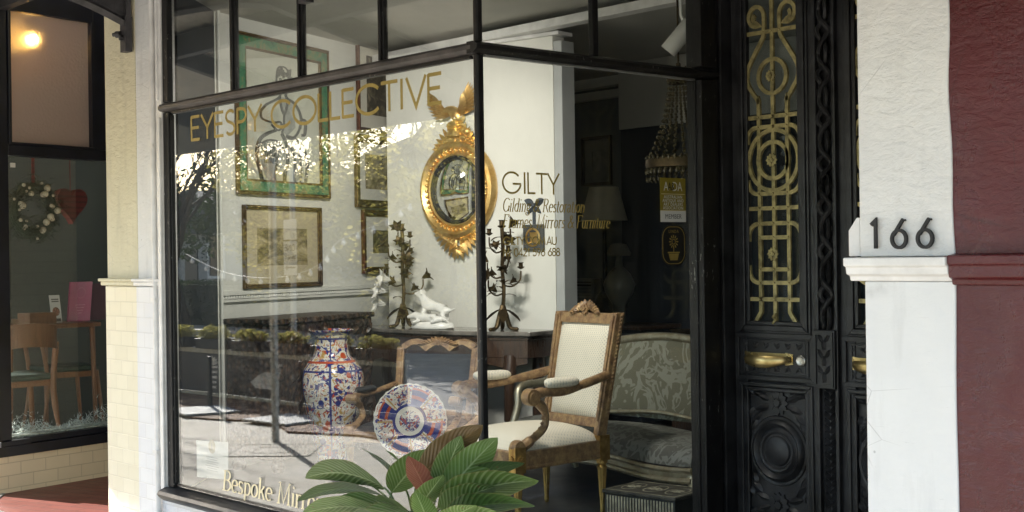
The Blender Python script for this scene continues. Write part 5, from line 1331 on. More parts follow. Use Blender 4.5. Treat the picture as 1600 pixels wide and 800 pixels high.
# ------------------------------------------------------------------ miniature on a bow, spotlight, chandelier, lamps, radiator
mp = onW(836, 371, (WP.x, WP.y), WA); a = (mp - WP).dot(WA)
mn = thing('hanging_miniature', 'small oval miniature in a dark square frame hung from a ribbon bow', 'miniature', FW(a, mp.z, 0), math.atan2(WA.y, WA.x))
mb = MB(); ring2(mb, ML, -.085, .085, -.085, .085, .05, .004, .022); mb.build('frame', basic('slate_square_frame', (.075, .078, .075), .5), mn, bevel=.004)
mb = MB(); mb.lathe([(.062, .006), (.062, .026), (.05, .028), (.048, .012)], (0, 0, 0), (0, -1, 0), 32); mb.build('oval_rim', gold, mn, smooth=40)
slab(ML, -.05, .05, -.05, .05, .004, .010).build('portrait', art('tiny_portrait', [(.35, (.05, .04, .03)), (.5, (.35, .28, .20)), (.65, (.12, .11, .08))], 22), mn)
mb = MB(); slab(ML, -.012, .012, .086, .21, .004, .010, mb)
for sx in (-1, 1):
    leaf_relief(mb, ML, sx * .004, .215, .085, .05, PI / 2 - sx * 1.15, .004, .03); leaf_relief(mb, ML, sx * .004, .20, .07, .03, -PI / 2 + sx * .9, .004, .02)
mb.ell(ML(0, .21, .015), (.016, .014, .016), 8, 5); mb.build('ribbon_bow', ribbon_blue, mn, smooth=50)

sp_p = onX(1060, 60, -4.62)
spt = thing('spotlight', 'white cylindrical ceiling spotlight tilted down, near the side window', 'spotlight', sp_p)
dv = Vector((-.55, -.35, -.75)).normalized()
mb = MB(); mb.lathe([(.0, -.10), (.040, -.10), (.044, -.094), (.044, .085), (.036, .085), (.036, .05), (.0, .048)], (0, 0, 0), dv, 28); mb.build('barrel', white_metal, spt, smooth=40)
mb = MB(); mb.lathe([(.0, .051), (.0355, .052), (.0355, .06), (.0, .058)], (0, 0, 0), dv, 20); mb.build('lens', black_plain, spt)
mb = MB(); mb.tube([-dv * .05 + Vector((0, 0, .03)), Vector((.02, .0, .12)), Vector((.02, .0, 3.19 - sp_p.z))], .009, 8); mb.lathe([(.045, 0), (.045, .02), (.0, .021)], (.02, .0, 3.178 - sp_p.z), (0, 0, 1), 20); mb.build('stem', white_metal, spt, smooth=50)

cp = onX(1062, 262, -4.95)
chn = thing('chandelier', 'crystal chandelier with brass rim and bead swags at the edge of the side window', 'chandelier', cp)
mb = MB(); mb.lathe([(.16, .0), (.185, .0), (.19, .02), (.185, .05), (.175, .055), (.16, .05)], (0, 0, 0), (0, 0, 1), 40); mb.build('brass_rim', bronze, chn, smooth=40)
mb = MB(); mb.lathe([(.03, 0), (.07, .02), (.05, .05), (.02, .06), (.012, .12)], (0, 0, .46), (0, 0, 1), 20)
for i in range(10):
    a = 2 * PI * i / 10; leaf_relief(mb, lambda p, q, d: Vector((math.cos(a) * (.05 + d), math.sin(a) * (.05 + d), .48)) + Vector((-math.sin(a) * p, math.cos(a) * p, q)), 0, 0, .08, .03, PI / 2, .0, .02)
mb.build('crown', bronze, chn, smooth=40)
mb = MB(); mb.tube([(0, 0, .5), (0, 0, 3.2 - cp.z)], .006, 6); mb.build('chain', bronze, chn)
bead_m = basic('smoky_crystal', (.085, .072, .042), .12, .2, .3, 60)
mb = MB()
for i in range(18):
    a = 2 * PI * i / 18
    for k in range(15):
        t_ = k / 14; r = .055 + .12 * t_ ** 1.8; mb.ell((r * math.cos(a), r * math.sin(a), .47 - .42 * t_), .0095, 5, 4)
o_ = mb.build('bead_swags', bead_m, chn); 
mb = MB()
for i in range(34):
    a = 2 * PI * i / 34
    for z, s_ in ((.055, .014), (-.02, .018), (-.065, .013)): mb.ell((.183 * math.cos(a + z * 9), .183 * math.sin(a + z * 9), z), (s_ * .7, s_ * .7, s_), 6, 4)
mb.build('crystal_fringe', bead_m, chn)

def table_lamp(label, px, Y0, h, rs, shade_m, base_m):
    p = onY(*px, Y0); t = thing('table_lamp', label, 'lamp', (p.x, p.y, FZ + .72))
    mb = MB(); zt = p.z - FZ - .72
    mb.lathe([(rs, 0), (rs * .62, h), (rs * .60, h), (rs * .98, .0)], (0, 0, zt), (0, 0, 1), 32); mb.build('lamp_shade', shade_m, t, smooth=40)
    mb = MB(); mb.lathe([(.07, 0), (.075, .02), (.03, .04), (.03, .06), (.085, .14), (.09, .20), (.05, .28), (.02, .31), (.012, max(.34, zt + .05))], (0, 0, 0), (0, 0, 1), 24); mb.build('lamp_base', base_m, t, smooth=40)
    tb = thing('side_table', 'dark side table under the ' + label.split(' in ')[0].split(' on ')[0], 'table', (p.x, p.y, FZ))
    mb = MB(); mb.lathe([(.0, .69), (.26, .69), (.27, .705), (.26, .72), (.0, .72)], (0, 0, 0), (0, 0, 1), 28); mb.build('tabletop', mahogany, tb, smooth=40)
    mb = MB(); mb.lathe([(.18, 0), (.17, .03), (.03, .06), (.035, .4), (.025, .69)], (0, 0, 0), (0, 0, 1), 20); mb.build('pedestal', mahogany, tb, smooth=40)
table_lamp('wide cream lamp in the dim back of the shop', (944, 345), 4.15, .27, .19, lamp_shade_m, black_plain)
gl_p = onY(967, 412, 3.9)
gv = thing('white_vase_lamp', 'small pale vase lamp in the dark, below the cream lamp shade', 'lamp', (gl_p.x, gl_p.y, gl_p.z - .26))
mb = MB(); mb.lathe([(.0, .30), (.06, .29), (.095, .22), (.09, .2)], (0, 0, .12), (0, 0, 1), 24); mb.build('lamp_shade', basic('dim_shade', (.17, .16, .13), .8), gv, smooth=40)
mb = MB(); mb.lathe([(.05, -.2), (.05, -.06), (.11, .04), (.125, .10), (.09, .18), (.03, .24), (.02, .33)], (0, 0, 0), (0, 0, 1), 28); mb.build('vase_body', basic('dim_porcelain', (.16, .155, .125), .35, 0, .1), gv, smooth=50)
cab = thing('dark_cabinet', 'low dark cabinet in the back of the shop under the pale vase lamp', 'cabinet', (gl_p.x - .1, gl_p.y, FZ))
mb = MB(); hh = gl_p.z - .46 - FZ; mb.box(-.5, .5, -.2, .2, .06, hh - .03); mb.build('body', dark_deep, cab, bevel=.005)
mb = MB(); mb.box(-.53, .53, -.23, .23, hh - .03, hh); mb.build('cabinet_top', mahogany, cab, bevel=.005)
for sx in (-.25, .25):
    mb = MB(); mb.box(sx - .23, sx + .23, -.215, -.2, .10, hh - .06); mb.build('cabinet_door', dark_wall, cab, bevel=.004)
pa, pb = onY(884, 435, 4.85), onY(934, 478, 4.85)
rad = thing('wall_heater', 'pale slatted wall heater dimly seen on the back wall', 'heater', ((pa.x + pb.x) / 2, 4.9, pb.z))
mb = MB(); W2 = (pb.x - pa.x) / 2; mb.box(-W2, W2, -.09, -.002, 0, pa.z - pb.z); mb.build('casing', basic('grey_enamel', (.16, .18, .19), .5), rad, bevel=.008)
mb = MB()
for i in range(7): mb.box(-W2 + .03, W2 - .03, -.098, -.09, .04 + i * .03, .055 + i * .03)
mb.build('slats', basic('heater_slats', (.22, .24, .25), .5), rad)
mb = MB(); mb.box(-W2 + .04, W2 - .04, -.096, -.09, pa.z - pb.z - .08, pa.z - pb.z - .03); mb.build('vent', black_plain, rad)
# urns and a curved chair back in the dark, behind the settee
def urn(label, px, Y0, r):
    p = onY(*px, Y0); t = thing('brass_urn', label, 'urn', (p.x, p.y, p.z - 3.1 * r))
    mb = MB(); mb.lathe([(r * .5, 0), (r * .5, .2 * r), (r * .2, .5 * r), (r * .9, 1.6 * r), (r, 2.2 * r), (r * .7, 2.7 * r), (r * .65, 2.9 * r), (r * .85, 3.1 * r), (r * .6, 3.05 * r)], (0, 0, 0), (0, 0, 1), 28); mb.build('urn_body', bronze, t, smooth=50)
    s2 = thing('urn_pedestal', 'dark pedestal under the brass urn behind the settee', 'pedestal', (p.x, p.y, FZ)); mb = MB(); hh = p.z - 3.1 * r - FZ
    mb.lathe([(r * 1.2, 0), (r * 1.2, .05), (r * .8, .08), (r * .75, hh - .08), (r * 1.1, hh - .04), (r * 1.1, hh), (0, hh)], (0, 0, 0), (0, 0, 1), 20); mb.build('column', mahogany, s2, smooth=30)
urn('round brass urn in the dark behind the settee', (1070, 515), 3.0, .12)

# spotlights added out of view to brighten the interior, modelled on the visible one
def fill_spot(x, y, tx, ty, tz, e, label):
    z = 3.09; t = thing('added_spotlight', label, 'spotlight', (x, y, z)); d = (Vector((tx, ty, tz)) - Vector((x, y, z))).normalized()
    mb = MB(); mb.lathe([(.0, -.09), (.04, -.09), (.044, -.08), (.044, .08), (.036, .08), (.034, .03), (0, .028)], (0, 0, 0), d, 24); mb.build('barrel', white_metal, t, smooth=40)
    mb = MB(); mb.tube([-d * .04, (0, 0, .10)], .009, 8); mb.lathe([(.04, 0), (.04, .018), (0, .019)], (0, 0, .091), (0, 0, 1), 18); mb.build('stem', white_metal, t, smooth=40)
    mb = MB(); mb.lathe([(.0, .030), (.033, .031), (.033, .036), (0, .036)], (0, 0, 0), d, 16); mb.build('lens', emis('fill_lens', (1, .95, .85), 6), t)
    l = bpy.data.lights.new('fill_beam', 'SPOT'); l.energy = e; l.spot_size = R(86); l.spot_blend = 1; l.shadow_soft_size = .12; l.color = (1, .95, .86)
    lo = bpy.data.objects.new('fill_beam', l); COL.objects.link(lo); lo.location = (x + d.x * .11, y + d.y * .11, z + d.z * .11); lo.rotation_euler = d.to_track_quat('-Z', 'Y').to_euler(); lo.parent = t
    lo.location = d * .11
SPOTS = [(-5.45, .2, -7.0, 2.3, 1.6, 32), (-5.0, .2, -7.8, 1.6, 1.7, 52), (-4.62, .2, -5.3, 1.1, .7, 34)]
for i, q in enumerate(SPOTS):
    fill_spot(*q, ['added unseen spotlight brightening the gilt mirror', 'added unseen spotlight brightening the picture wall', 'added unseen spotlight brightening the cream armchair'][i])

# ------------------------------------------------------------------ stickers and notice on the glass
def sticker(name, label, cat, y0, y1, z0, z1, m, rnd=0):
    t = thing(name, label, cat, (-4.2465, (y0 + y1) / 2, z0), R(90)); W, H = y1 - y0, z1 - z0
    L = lambda a, b, d: (a, -d, b)
    mb = MB()
    if rnd: mb.prism([(c[0] + p[0], c[1] + p[1]) for c, a0 in (((W / 2 - rnd, H - rnd), 0), ((-W / 2 + rnd, H - rnd), 90), ((-W / 2 + rnd, rnd), 180), ((W / 2 - rnd, rnd), 270)) for p in arc(0, 0, rnd, rnd, a0, a0 + 90, 6)], L, 0, .0008)
    else: slab(L, -W / 2, W / 2, 0, H, 0, .0008, mb)
    mb.build('backing', m, t); return t, W, H, L
TX = lambda a, b: frm((a, -.0016, b), (1, 0, 0), (0, 0, 1))
t, W, H, L = sticker('membership_sticker', 'olive gold and white trade association sticker on the side window', 'sticker', 1.103, 1.283, 1.800, 2.008, olive_sticker)
slab(L, -W / 2, W / 2, 0, .052, .0009, .0014).build('white_band', paper, t)
slab(L, -W / 2 + .008, W / 2 - .008, .131, .133, .0009, .0014).build('divider', gold_pale, t); slab(L, -W / 2, W / 2, .0522, .0545, .0009, .0014).build('divider', gold_pale, t)
text_obj('initials', 'A  DA', .062, TX(0, .166), paper, t, .80, ext=.0002, off=-.0002); text_obj('initials_dark', 'A&', .055, TX(-.014, .166), black_plain, t, .62, .1, ext=.0004)
for i, s_ in enumerate(('AUSTRALIAN', 'ANTIQUE AND', 'ART DEALERS', 'ASSOCIATION')): text_obj('association_lettering', s_, .0215, TX(0, .118 - i * .0175), paper, t, .95, space=1.1, ext=.0002)
text_obj('member_lettering', 'MEMBER', .032, TX(0, .025), basic('grey_print', (.16, .16, .15), .6), t, .95, space=1.05, ext=.0006)
t, W, H, L = sticker('round_cornered_sticker', 'black round cornered sticker with a gold flower pot below the olive sticker', 'sticker', 1.108, 1.278, 1.595, 1.785, black_sticker, .055)
mb = MB(); rim = [(c[0] + p[0], c[1] + p[1]) for c, a0 in (((W / 2 - .06, H - .06), 0), ((-W / 2 + .06, H - .06), 90), ((-W / 2 + .06, .06), 180), ((W / 2 - .06, .06), 270)) for p in arc(0, 0, .052, .052, a0, a0 + 90, 6)]
mb.ribbon(rim, .0035, L, .0009, .0014, True)
for k in range(12):
    a = 2 * PI * k / 12; mb.ribbon([(.018 * math.cos(a), .112 + .018 * math.sin(a)), (.032 * math.cos(a), .112 + .032 * math.sin(a))], .006, L, .0009, .0013)
mb.ribbon(arc(0, .112, .012, .012, 0, 360, 14)[:-1], .004, L, .0009, .0015, True); mb.ribbon([(0, .092), (0, .064)], .004, L, .0009, .0014)
mb.prism([(-.026, .024), (.026, .024), (.036, .056), (-.036, .056)], L, .0009, .0014); mb.ribbon([(-.042, .061), (.042, .061)], .006, L, .0009, .0014)
mb.build('emblem', gold_leaf, t); text_obj('sticker_lettering', 'LINDA', .021, TX(0, .160), gold_leaf, t, .95, space=1.3, ext=.0003)
notice_paper = basic('notice_paper', (.50, .50, .49), .8, 0, .03, 3)
nt_ = thing('paper_notice', 'white paper notice stuck inside the street window at lower left', 'notice', (-6.535, .009, .462))
LN = lambda a, b, d: (a, -d, b)
mb = MB(); mb.prism([(-.172, -.006), (.170, .018), (.172, .218), (-.172, .196)], LN, -.0012, 0); mb.build('sheet', notice_paper, nt_)
mb = MB(); mb.lathe([(.0, 0), (.038, 0), (.038, .0008), (0, .0008)], (0, -.0002, .178), (0, -1, 0), 24); mb.build('round_seal', basic('beige_seal', (.30, .26, .17), .7), nt_)
mb = MB(); ww = [.13, .11, .14, .12, .15, .10, .12]
for i in range(7): slab(LN, -ww[i] / 2, ww[i] / 2, .118 - i * .012, .1205 - i * .012, .0002, .0007, mb)
slab(LN, -.003, .003, .160, .196, .0010, .0014, mb); mb.build('printed_lines', basic('grey_text_lines', (.16, .16, .17), .8), nt_)

# ================================================================== CAFE: things behind the splayed window
def offC(a, z, d): return FC(a, z, d)
crz2 = math.atan2(CN.y, CN.x)
pw = onW(52, 328, (FC(0, 0, -.30).x, FC(0, 0, -.30).y), CN)
wr = thing('wreath', 'dark green fir wreath with pearl baubles hanging inside the cafe window', 'wreath', pw, crz2)
mb = MB(); rnd = random.Random(3)
for i in range(2600):
    a = rnd.uniform(0, 2 * PI); rr = .165 + rnd.gauss(0, .036); c = Vector((rr * math.cos(a), rnd.gauss(0, .03), rr * math.sin(a)))
    d = Vector((rnd.uniform(-1, 1), rnd.uniform(-1, .6), rnd.uniform(-1, 1))).normalized() * rnd.uniform(.03, .07); s_ = d.orthogonal().normalized() * .004
    mb.add([c - s_, c + s_, c + d], [(0, 1, 2)])
mb.tube([(.165 * math.cos(2 * PI * i / 40), 0, .165 * math.sin(2 * PI * i / 40)) for i in range(40)], .035, 8, closed=True); mb.build('fir_ring', wreath_green, wr)
rb = random.Random(11)
for i in range(26):
    a = i * .92 + rb.uniform(-.2, .2); rr = rb.uniform(.115, .215); r = rb.choice((.011, .015, .021, .026)); mb = MB(); mb.ell((0, 0, 0), r, 12, 8)
    b_ = mb.build('bauble', bauble, wr, smooth=60); b_.location = (rr * math.cos(a), -.045 - rb.uniform(0, .01), rr * math.sin(a))
mb = MB(); mb.box(-.012, .012, -.006, .0, .19, .75); mb.build('ribbon', red_plaid, wr)
hp = onW(110, 318, (FC(0, 0, -.33).x, FC(0, 0, -.33).y), CN)
ht = thing('fabric_heart', 'red plaid fabric heart hanging beside the wreath', 'decoration', hp, crz2)
hpts = []
for i in range(40):
    t_ = 2 * PI * i / 40; hpts.append((.016 * 16 * math.sin(t_) ** 3 * .52, (13 * math.cos(t_) - 5 * math.cos(2 * t_) - 2 * math.cos(3 * t_) - math.cos(4 * t_)) * .0092))
mb = MB(); mb.prism(hpts, lambda a, b, d: (a, d, b), -.03, .03); mb.build('heart', red_plaid, ht, bevel=.022)
mb = MB(); mb.tube([(0, 0, .04), (0, 0, .8)], .004, 6); mb.build('cord', red_plaid, ht)
tn = MB(); rnd = random.Random(5)
for i in range(1500):
    a = rnd.uniform(.0, 1.3); hgt = .05 + .035 * math.sin(a * 9) + .02 * math.sin(a * 23); c = FC(a, .43 + abs(rnd.gauss(0, hgt * .7)), -.10 - rnd.uniform(0, .10))
    d = Vector((rnd.uniform(-1, 1), rnd.uniform(-1, 1), rnd.uniform(-.3, 1))).normalized() * rnd.uniform(.02, .05); s_ = d.orthogonal().normalized() * .003
    tn.add([c - s_, c + s_, c + d], [(0, 1, 2)])
slab(FC, .0, 1.35, .42, .435, -.06, -.22, tn)
tag(tn.build('frosted_garland', tinsel), 'frosted white and green garland along the cafe window sill', 'garland')
# cafe chairs: curved timber back, dark seat
def cafe_chair(label, a, d, rz):
    p = FC(a, .18, d); t = thing('cafe_chair', label, 'chair', p, rz, 'timber cafe chairs')
    mb = MB()
    o = len(mb.v); N = 16
    for dd in (0, .018):
        for i in range(N + 1):
            an = R(-52 + 104 * i / N)
            for z in (.86, 1.03): mb.v.append(Vector((.30 * math.sin(an) * .80, .20 + (.27 + dd) * math.cos(an) - .10, z - .04 * (1 - math.cos(an * 1.5)))))
    M = (N + 1) * 2
    for i in range(N):
        for k in (0, M): mb.f.append((o + k + 2 * i, o + k + 2 * i + 1, o + k + 2 * i + 3, o + k + 2 * i + 2))
        for q in (0, 1): mb.f.append((o + 2 * i + q, o + 2 * i + 2 + q, o + M + 2 * i + 2 + q, o + M + 2 * i + q))
    for i in (0, N): mb.f.append((o + 2 * i, o + 2 * i + 1, o + M + 2 * i + 1, o + M + 2 * i))
    mb.build('backrest', oak, t, smooth=50)
    mb = MB(); mb.prism([(-.22, -.22), (.22, -.22), (.20, .20), (-.20, .20)], lambda a_, b, d_: (a_, b, d_), .60, .645); mb.build('seat', seat_green, t, bevel=.015)
    mb = MB(); mb.prism([(-.22, -.22), (.22, -.22), (.20, .20), (-.20, .20)], lambda a_, b, d_: (a_ * .97, b * .97, d_), .555, .599); mb.build('seat_frame', oak, t)
    for sx in (-1, 1):
        mb = MB(); mb.tube([(sx * .21, -.20, .60), (sx * .25, -.26, 0)], [.019, .013], 8); mb.build('leg', oak, t, smooth=50)
        mb = MB(); mb.tube(spline([(sx * .23, .27, 0), (sx * .20, .19, .5), (sx * .20, .24, .88)], 5), [.013] * 4 + [.019] * 6 + [.015], 8); mb.build('leg', oak, t, smooth=50)
    return t
cafe_chair('timber cafe chair with a curved back, nearest the cafe window', .36, -.62, crz2 + R(170)).scale = (1.35, 1.1, 1)
cafe_chair('timber cafe chair on the far side of the cafe table, partly hidden by the pilaster', 1.12, -1.0, crz2 + R(75))
tp = FC(.85, .18, -1.05); ct = thing('cafe_table', 'timber cafe table with menus and a wooden box on it', 'table', tp, crz2)
mb = MB(); mb.box(-.42, .42, -.36, .36, .955, .99); mb.build('tabletop', oak, ct, bevel=.006)
for a, b in ((-.37, -.31), (.37, -.31), (-.37, .31), (.37, .31)):
    mb = MB(); mb.tube([(a, b, .955), (a * 1.05, b * 1.05, 0)], [.022, .015], 8); mb.build('leg', oak, ct, smooth=50)
def on_table(px, d): return onW(*px, (FC(0, 0, d).x, FC(0, 0, d).y), CN)
tz = .18 + .99
p = on_table((122, 475), -.95); mcx = thing('magenta_menu', 'magenta menu folder standing on the cafe table', 'menu', (p.x, p.y, tz), crz2 + R(5))
mb = MB(); mb.prism([(-.115, 0), (.115, 0), (.115, .32), (-.115, .32)], lambda a, b, d: (a, d - b * .12, b), -.008, .008); mb.build('cover', magenta, mcx, bevel=.003)
mb = MB(); mb.ribbon(arc(0, .23, .042, .042, 0, 360, 24)[:-1], .003, lambda a, b, d: (a, -.0095 - d - b * .12, b), 0, .0008, True)
for i in range(4): slab(lambda a, b, d: (a, -.0095 - d - b * .12, b), -.05 + .01 * i, .05 - .01 * i, .13 - i * .022, .136 - i * .022, 0, .0008, mb)
mb.build('printed_design', basic('pink_print', (.50, .16, .24), .6), mcx)
p = on_table((152, 475), -1.02); mc2 = thing('dark_menu', 'dark menu folder behind the magenta menu', 'menu', (p.x, p.y, tz), crz2 - R(12))
mb = MB(); mb.prism([(-.08, 0), (.10, 0), (.10, .30), (-.08, .30)], lambda a, b, d: (a, d + b * .1, b), -.006, .006); mb.build('cover', basic('plum_card', (.045, .008, .02), .5), mc2)
p = on_table((89, 482), -.88); mc3 = thing('white_menu_card', 'white menu card with a round plate picture on the cafe table', 'menu', (p.x, p.y, tz), crz2 + R(4))
mb = MB(); mb.prism([(-.05, 0), (.05, 0), (.05, .22), (-.05, .22)], lambda a, b, d: (a, d + b * .15, b), -.002, .002); mb.build('card', paper, mc3)
mb = MB(); mb.prism([(.035 * math.cos(2 * PI * i / 20), .09 + .035 * math.sin(2 * PI * i / 20)) for i in range(20)], lambda a, b, d: (a, -.003 - d + b * .15, b), 0, .0008); mb.build('plate_picture', art('dish_picture', [(.4, (.05, .03, .02)), (.55, (.35, .12, .06)), (.7, (.5, .5, .45))], 40), mc3)
mb = MB(); 
for i in range(2): slab(lambda a, b, d: (a, -.003 - d + b * .15, b), -.035, .035, .165 + i * .017, .174 + i * .017, 0, .0006, mb)
slab(lambda a, b, d: (a, -.003 - d + b * .15, b), -.038, .038, .01, .035, 0, .0006, mb); mb.build('printed_lines', basic('dark_print', (.08, .08, .08), .7), mc3)
p = on_table((58, 500), -.85); wb = thing('wooden_caddy', 'open wooden caddy on the cafe table behind the chair back', 'caddy', (p.x, p.y, tz), crz2)
mb = MB(); mb.box(-.12, .12, -.08, .08, 0, .012); mb.box(-.12, .12, -.08, -.068, .012, .09); mb.box(-.12, .12, .068, .08, .012, .09); mb.box(-.12, -.108, -.067, .067, .012, .09); mb.box(.108, .12, -.067, .067, .012, .09); mb.build('box_body', oak, wb, bevel=.002)
mb = MB(); mb.box(-.004, .004, -.067, .067, .012, .08); mb.build('divider', oak, wb)
# lit lamp behind the hammered glass
lp = onW(50, 62, (FC(0, 0, -.25).x, FC(0, 0, -.25).y), CN)
la = thing('pendant_lamp', 'lit warm pendant lamp glowing behind the hammered glass pane', 'lamp', lp)
mb = MB(); mb.ell((0, 0, 0), .045, 20, 12); mb.build('glowing_bulb', lamp_glow, la, smooth=60)
mb = MB(); mb.tube([(0, 0, .07), (0, 0, 3.62 - lp.z)], .006, 6); mb.lathe([(.03, .05), (.03, .09), (.008, .10)], (0, 0, 0), (0, 0, 1), 12); mb.build('flex', black_plain, la)
cs = onW(20, 258, (FC(0, 0, -.042).x, FC(0, 0, -.042).y), CN); tg = MB(); tg.box(-.02, .02, -.001, .001, -.016, .016); o_ = tg.build('window_tag', paper); o_.location = cs; o_.rotation_euler = (0, 0, crz2); tag(o_, 'tiny white tag stuck on the cafe glass at upper left', 'tag')

# ================================================================== POTTED PLANT in front of the corner
ppt = thing('potted_plant', 'potted plant with broad veined green leaves and one reddish leaf by the window corner', 'plant', (-3.98, -.52, 0))
mb = MB(); mb.lathe([(.13, 0), (.145, .01), (.185, .40), (.195, .41), (.195, .44), (.175, .44), (.165, .40), (.0, .39)], (0, 0, 0), (0, 0, 1), 40); mb.build('pot', pot_m, ppt, smooth=40)
mb = MB(); mb.lathe([(.0, .415), (.1, .41), (.166, .402)], (0, 0, 0), (0, 0, 1), 24); mb.build('soil', soil, ppt, smooth=60)
def plant_leaf(base, tip_dir, L, wd, droop, roll, m, fold=.25, wave=.02, name='leaf'):
    # one blade on its own petiole; base is where the blade starts, in the pot's frame
    base = Vector(base); d = Vector(tip_dir).normalized(); N, K = 18, 8; mb = MB(); uv = []
    pos = base.copy(); dirv = d.copy(); rows = []
    for i in range(N + 1):
        t_ = i / N; ww = wd * .5 * (math.sin(PI * t_ ** .80) ** .75 if 0 < t_ < 1 else 0.0) + .0008
        sd = dirv.cross(Vector((0, 0, 1)));
        if sd.length < .05: sd = Vector((1, 0, 0))
        sd.normalize(); sd = Matrix.Rotation(roll, 3, dirv) @ sd; nn = sd.cross(dirv).normalized()
        if nn.z < 0 and abs(roll) < 1.4: nn = -nn
        for k in range(K + 1):
            u = k / K * 2 - 1
            mb.v.append(pos + sd * ww * u + nn * (fold * ww * abs(u) - .10 * ww * u * u + wave * ww * math.sin(t_ * 15 + 3 * u) * abs(u) * 2)); uv.append((k / K, t_))
        pos = pos + dirv * (L / N); dirv = (dirv + Vector((0, 0, -droop / N))).normalized()
    for i in range(N):
        for k in range(K): a = i * (K + 1) + k; mb.f.append((a, a + 1, a + K + 2, a + K + 1))
    lf = mb.build(name, m, ppt, smooth=180, uv=uv)
    root = Vector((base.x * .12, base.y * .12, .40)); sm = MB()
    sm.tube(bez(root, root.lerp(base, .4) + Vector((0, 0, .06)), base - d * .08, base, 10), [.008 - .0004 * i for i in range(11)], 6); sm.build('leaf_stalk', stem_m, lf, smooth=50)
PPO = ppt.location
def pleaf(b, t_, dep, wd, m, roll=0, droop=.5, fold=.25, ddep=0):
    # base and tip read off the photo, each on a plane at its own distance from the facade
    pb_ = onY(*b, dep) - PPO; pt_ = onY(*t_, dep + ddep) - PPO; d = pt_ - pb_; L = d.length * 1.06
    d0 = d.normalized() + Vector((0, 0, droop * .42)); plant_leaf(pb_, d0, L, wd * 1.32, droop, roll * 1.15, m, fold)
pleaf((600, 762), (482, 742), -.50, .115, leaf_g, .75, .55)
pleaf((600, 775), (470, 778), -.46, .075, leaf_dark, .5, .5)
pleaf((618, 790), (500, 812), -.56, .105, leaf_g, .7, .4)
pleaf((640, 800), (560, 838), -.64, .12, leaf_g, .6, .4)
pleaf((628, 755), (566, 700), -.34, .085, leaf_dark, .4, .3)
pleaf((612, 770), (668, 705), -.50, .105, leaf_g, -.5, .1)
pleaf((660, 760), (606, 706), -.38, .08, leaf_g, .6, .2)
pleaf((672, 780), (640, 716), -.60, .105, leaf_red, .15, .1, .22)
pleaf((655, 745), (748, 668), -.50, .095, leaf_brown, -.75, .12, .35)
pleaf((682, 775), (718, 686), -.52, .085, leaf_g, -.75, .1)
pleaf((692, 778), (772, 688), -.50, .100, leaf_g, -.75, .15)
pleaf((690, 792), (832, 748), -.56, .135, leaf_g, -.55, .35)
pleaf((705, 770), (812, 722), -.44, .095, leaf_dark, -.4, .35)
pleaf((700, 806), (828, 786), -.60, .10, leaf_dark, -.55, .4)
pleaf((705, 815), (800, 812), -.64, .10, leaf_g, -.55, .4)
pleaf((650, 800), (690, 745), -.62, .085, leaf_g, -.2, .1)
pleaf((655, 812), (590, 780), -.66, .10, leaf_g, .5, .3)
pleaf((670, 820), (650, 770), -.70, .085, leaf_g, .1, .3)
pleaf((690, 825), (740, 790), -.70, .09, leaf_g, -.3, .3)
pleaf((600, 800), (478, 800), -.62, .095, leaf_g, .6, .35)
pleaf((585, 815), (500, 835), -.66, .10, leaf_g, .6, .3)
pleaf((610, 785), (540, 735), -.42, .09, leaf_g, .6, .35)
pleaf((690, 800), (770, 760), -.58, .10, leaf_g, -.5, .3)
pleaf((640, 830), (560, 800), -.72, .09, leaf_dark, .4, .3)

# ================================================================== THE STREET that the glass reflects
def rY(x, y, Y0): p = onY(x, y, -Y0); return Vector((p.x, Y0, p.z))           # seen in the street window
# planted barrier: charcoal banner on posts, with planter boxes on top
A0, A1 = Vector((-15.6, -4.35, 0)), Vector((-10.95, -4.60, 0)); AU = (A1 - A0).normalized(); BL = (A1 - A0).length
bar_ = thing('barrier_banner', 'charcoal printed banner stretched between posts along the kerb', 'barrier', A0, math.atan2(AU.y, AU.x))
mb = MB(); mb.box(0, BL, -.012, .012, .06, .53); mb.build('banner_cloth', banner_m, bar_)
mb = MB(); mb.box(0, BL, -.025, .025, .535, .59); mb.box(0, BL, -.02, .02, .02, .055); mb.build('rail', basic('pale_banner_rail', (.42, .42, .36), .6), bar_)
for i in range(5):
    mb = MB(); mb.box(i * BL / 4 - .025, i * BL / 4 + .025, -.05, -.026, 0, .61); mb.build('post', metal_grey, bar_)
mb = MB(); BF = lambda a, b, d: (a, .0125 + d, b * .82 - .01)
for cx in (1.2, 3.9):                                               # stripes and palms in grey print
    for k in range(5):
        mb.ribbon([(cx - .18 + .01 * k, .16 + k * .075), (cx + .02 + .01 * k, .17 + k * .075)], .035, BF, .0004, .0012 + .0001 * k)
    for k in range(7):
        a = R(20 + 24 * k); leaf_relief(mb, BF, cx - .05, .50, .14, .04, a, .0005, .0008)
for cx, s_ in ((2.25, 1), (3.2, .7)):
    mb.prism([(cx - .30 * s_, .30), (cx - .2 * s_, .22), (cx + .15 * s_, .22), (cx + .28 * s_, .32), (cx + .22 * s_, .44), (cx, .46), (cx - .14 * s_, .40)], BF, .0004, .0011)
    mb.ribbon([(cx + .24 * s_, .36), (cx + .30 * s_, .48), (cx + .26 * s_, .56), (cx + .34 * s_, .57)], .035 * s_, BF, .0004, .0013)
mb.build('printed_pattern', banner_print, bar_)
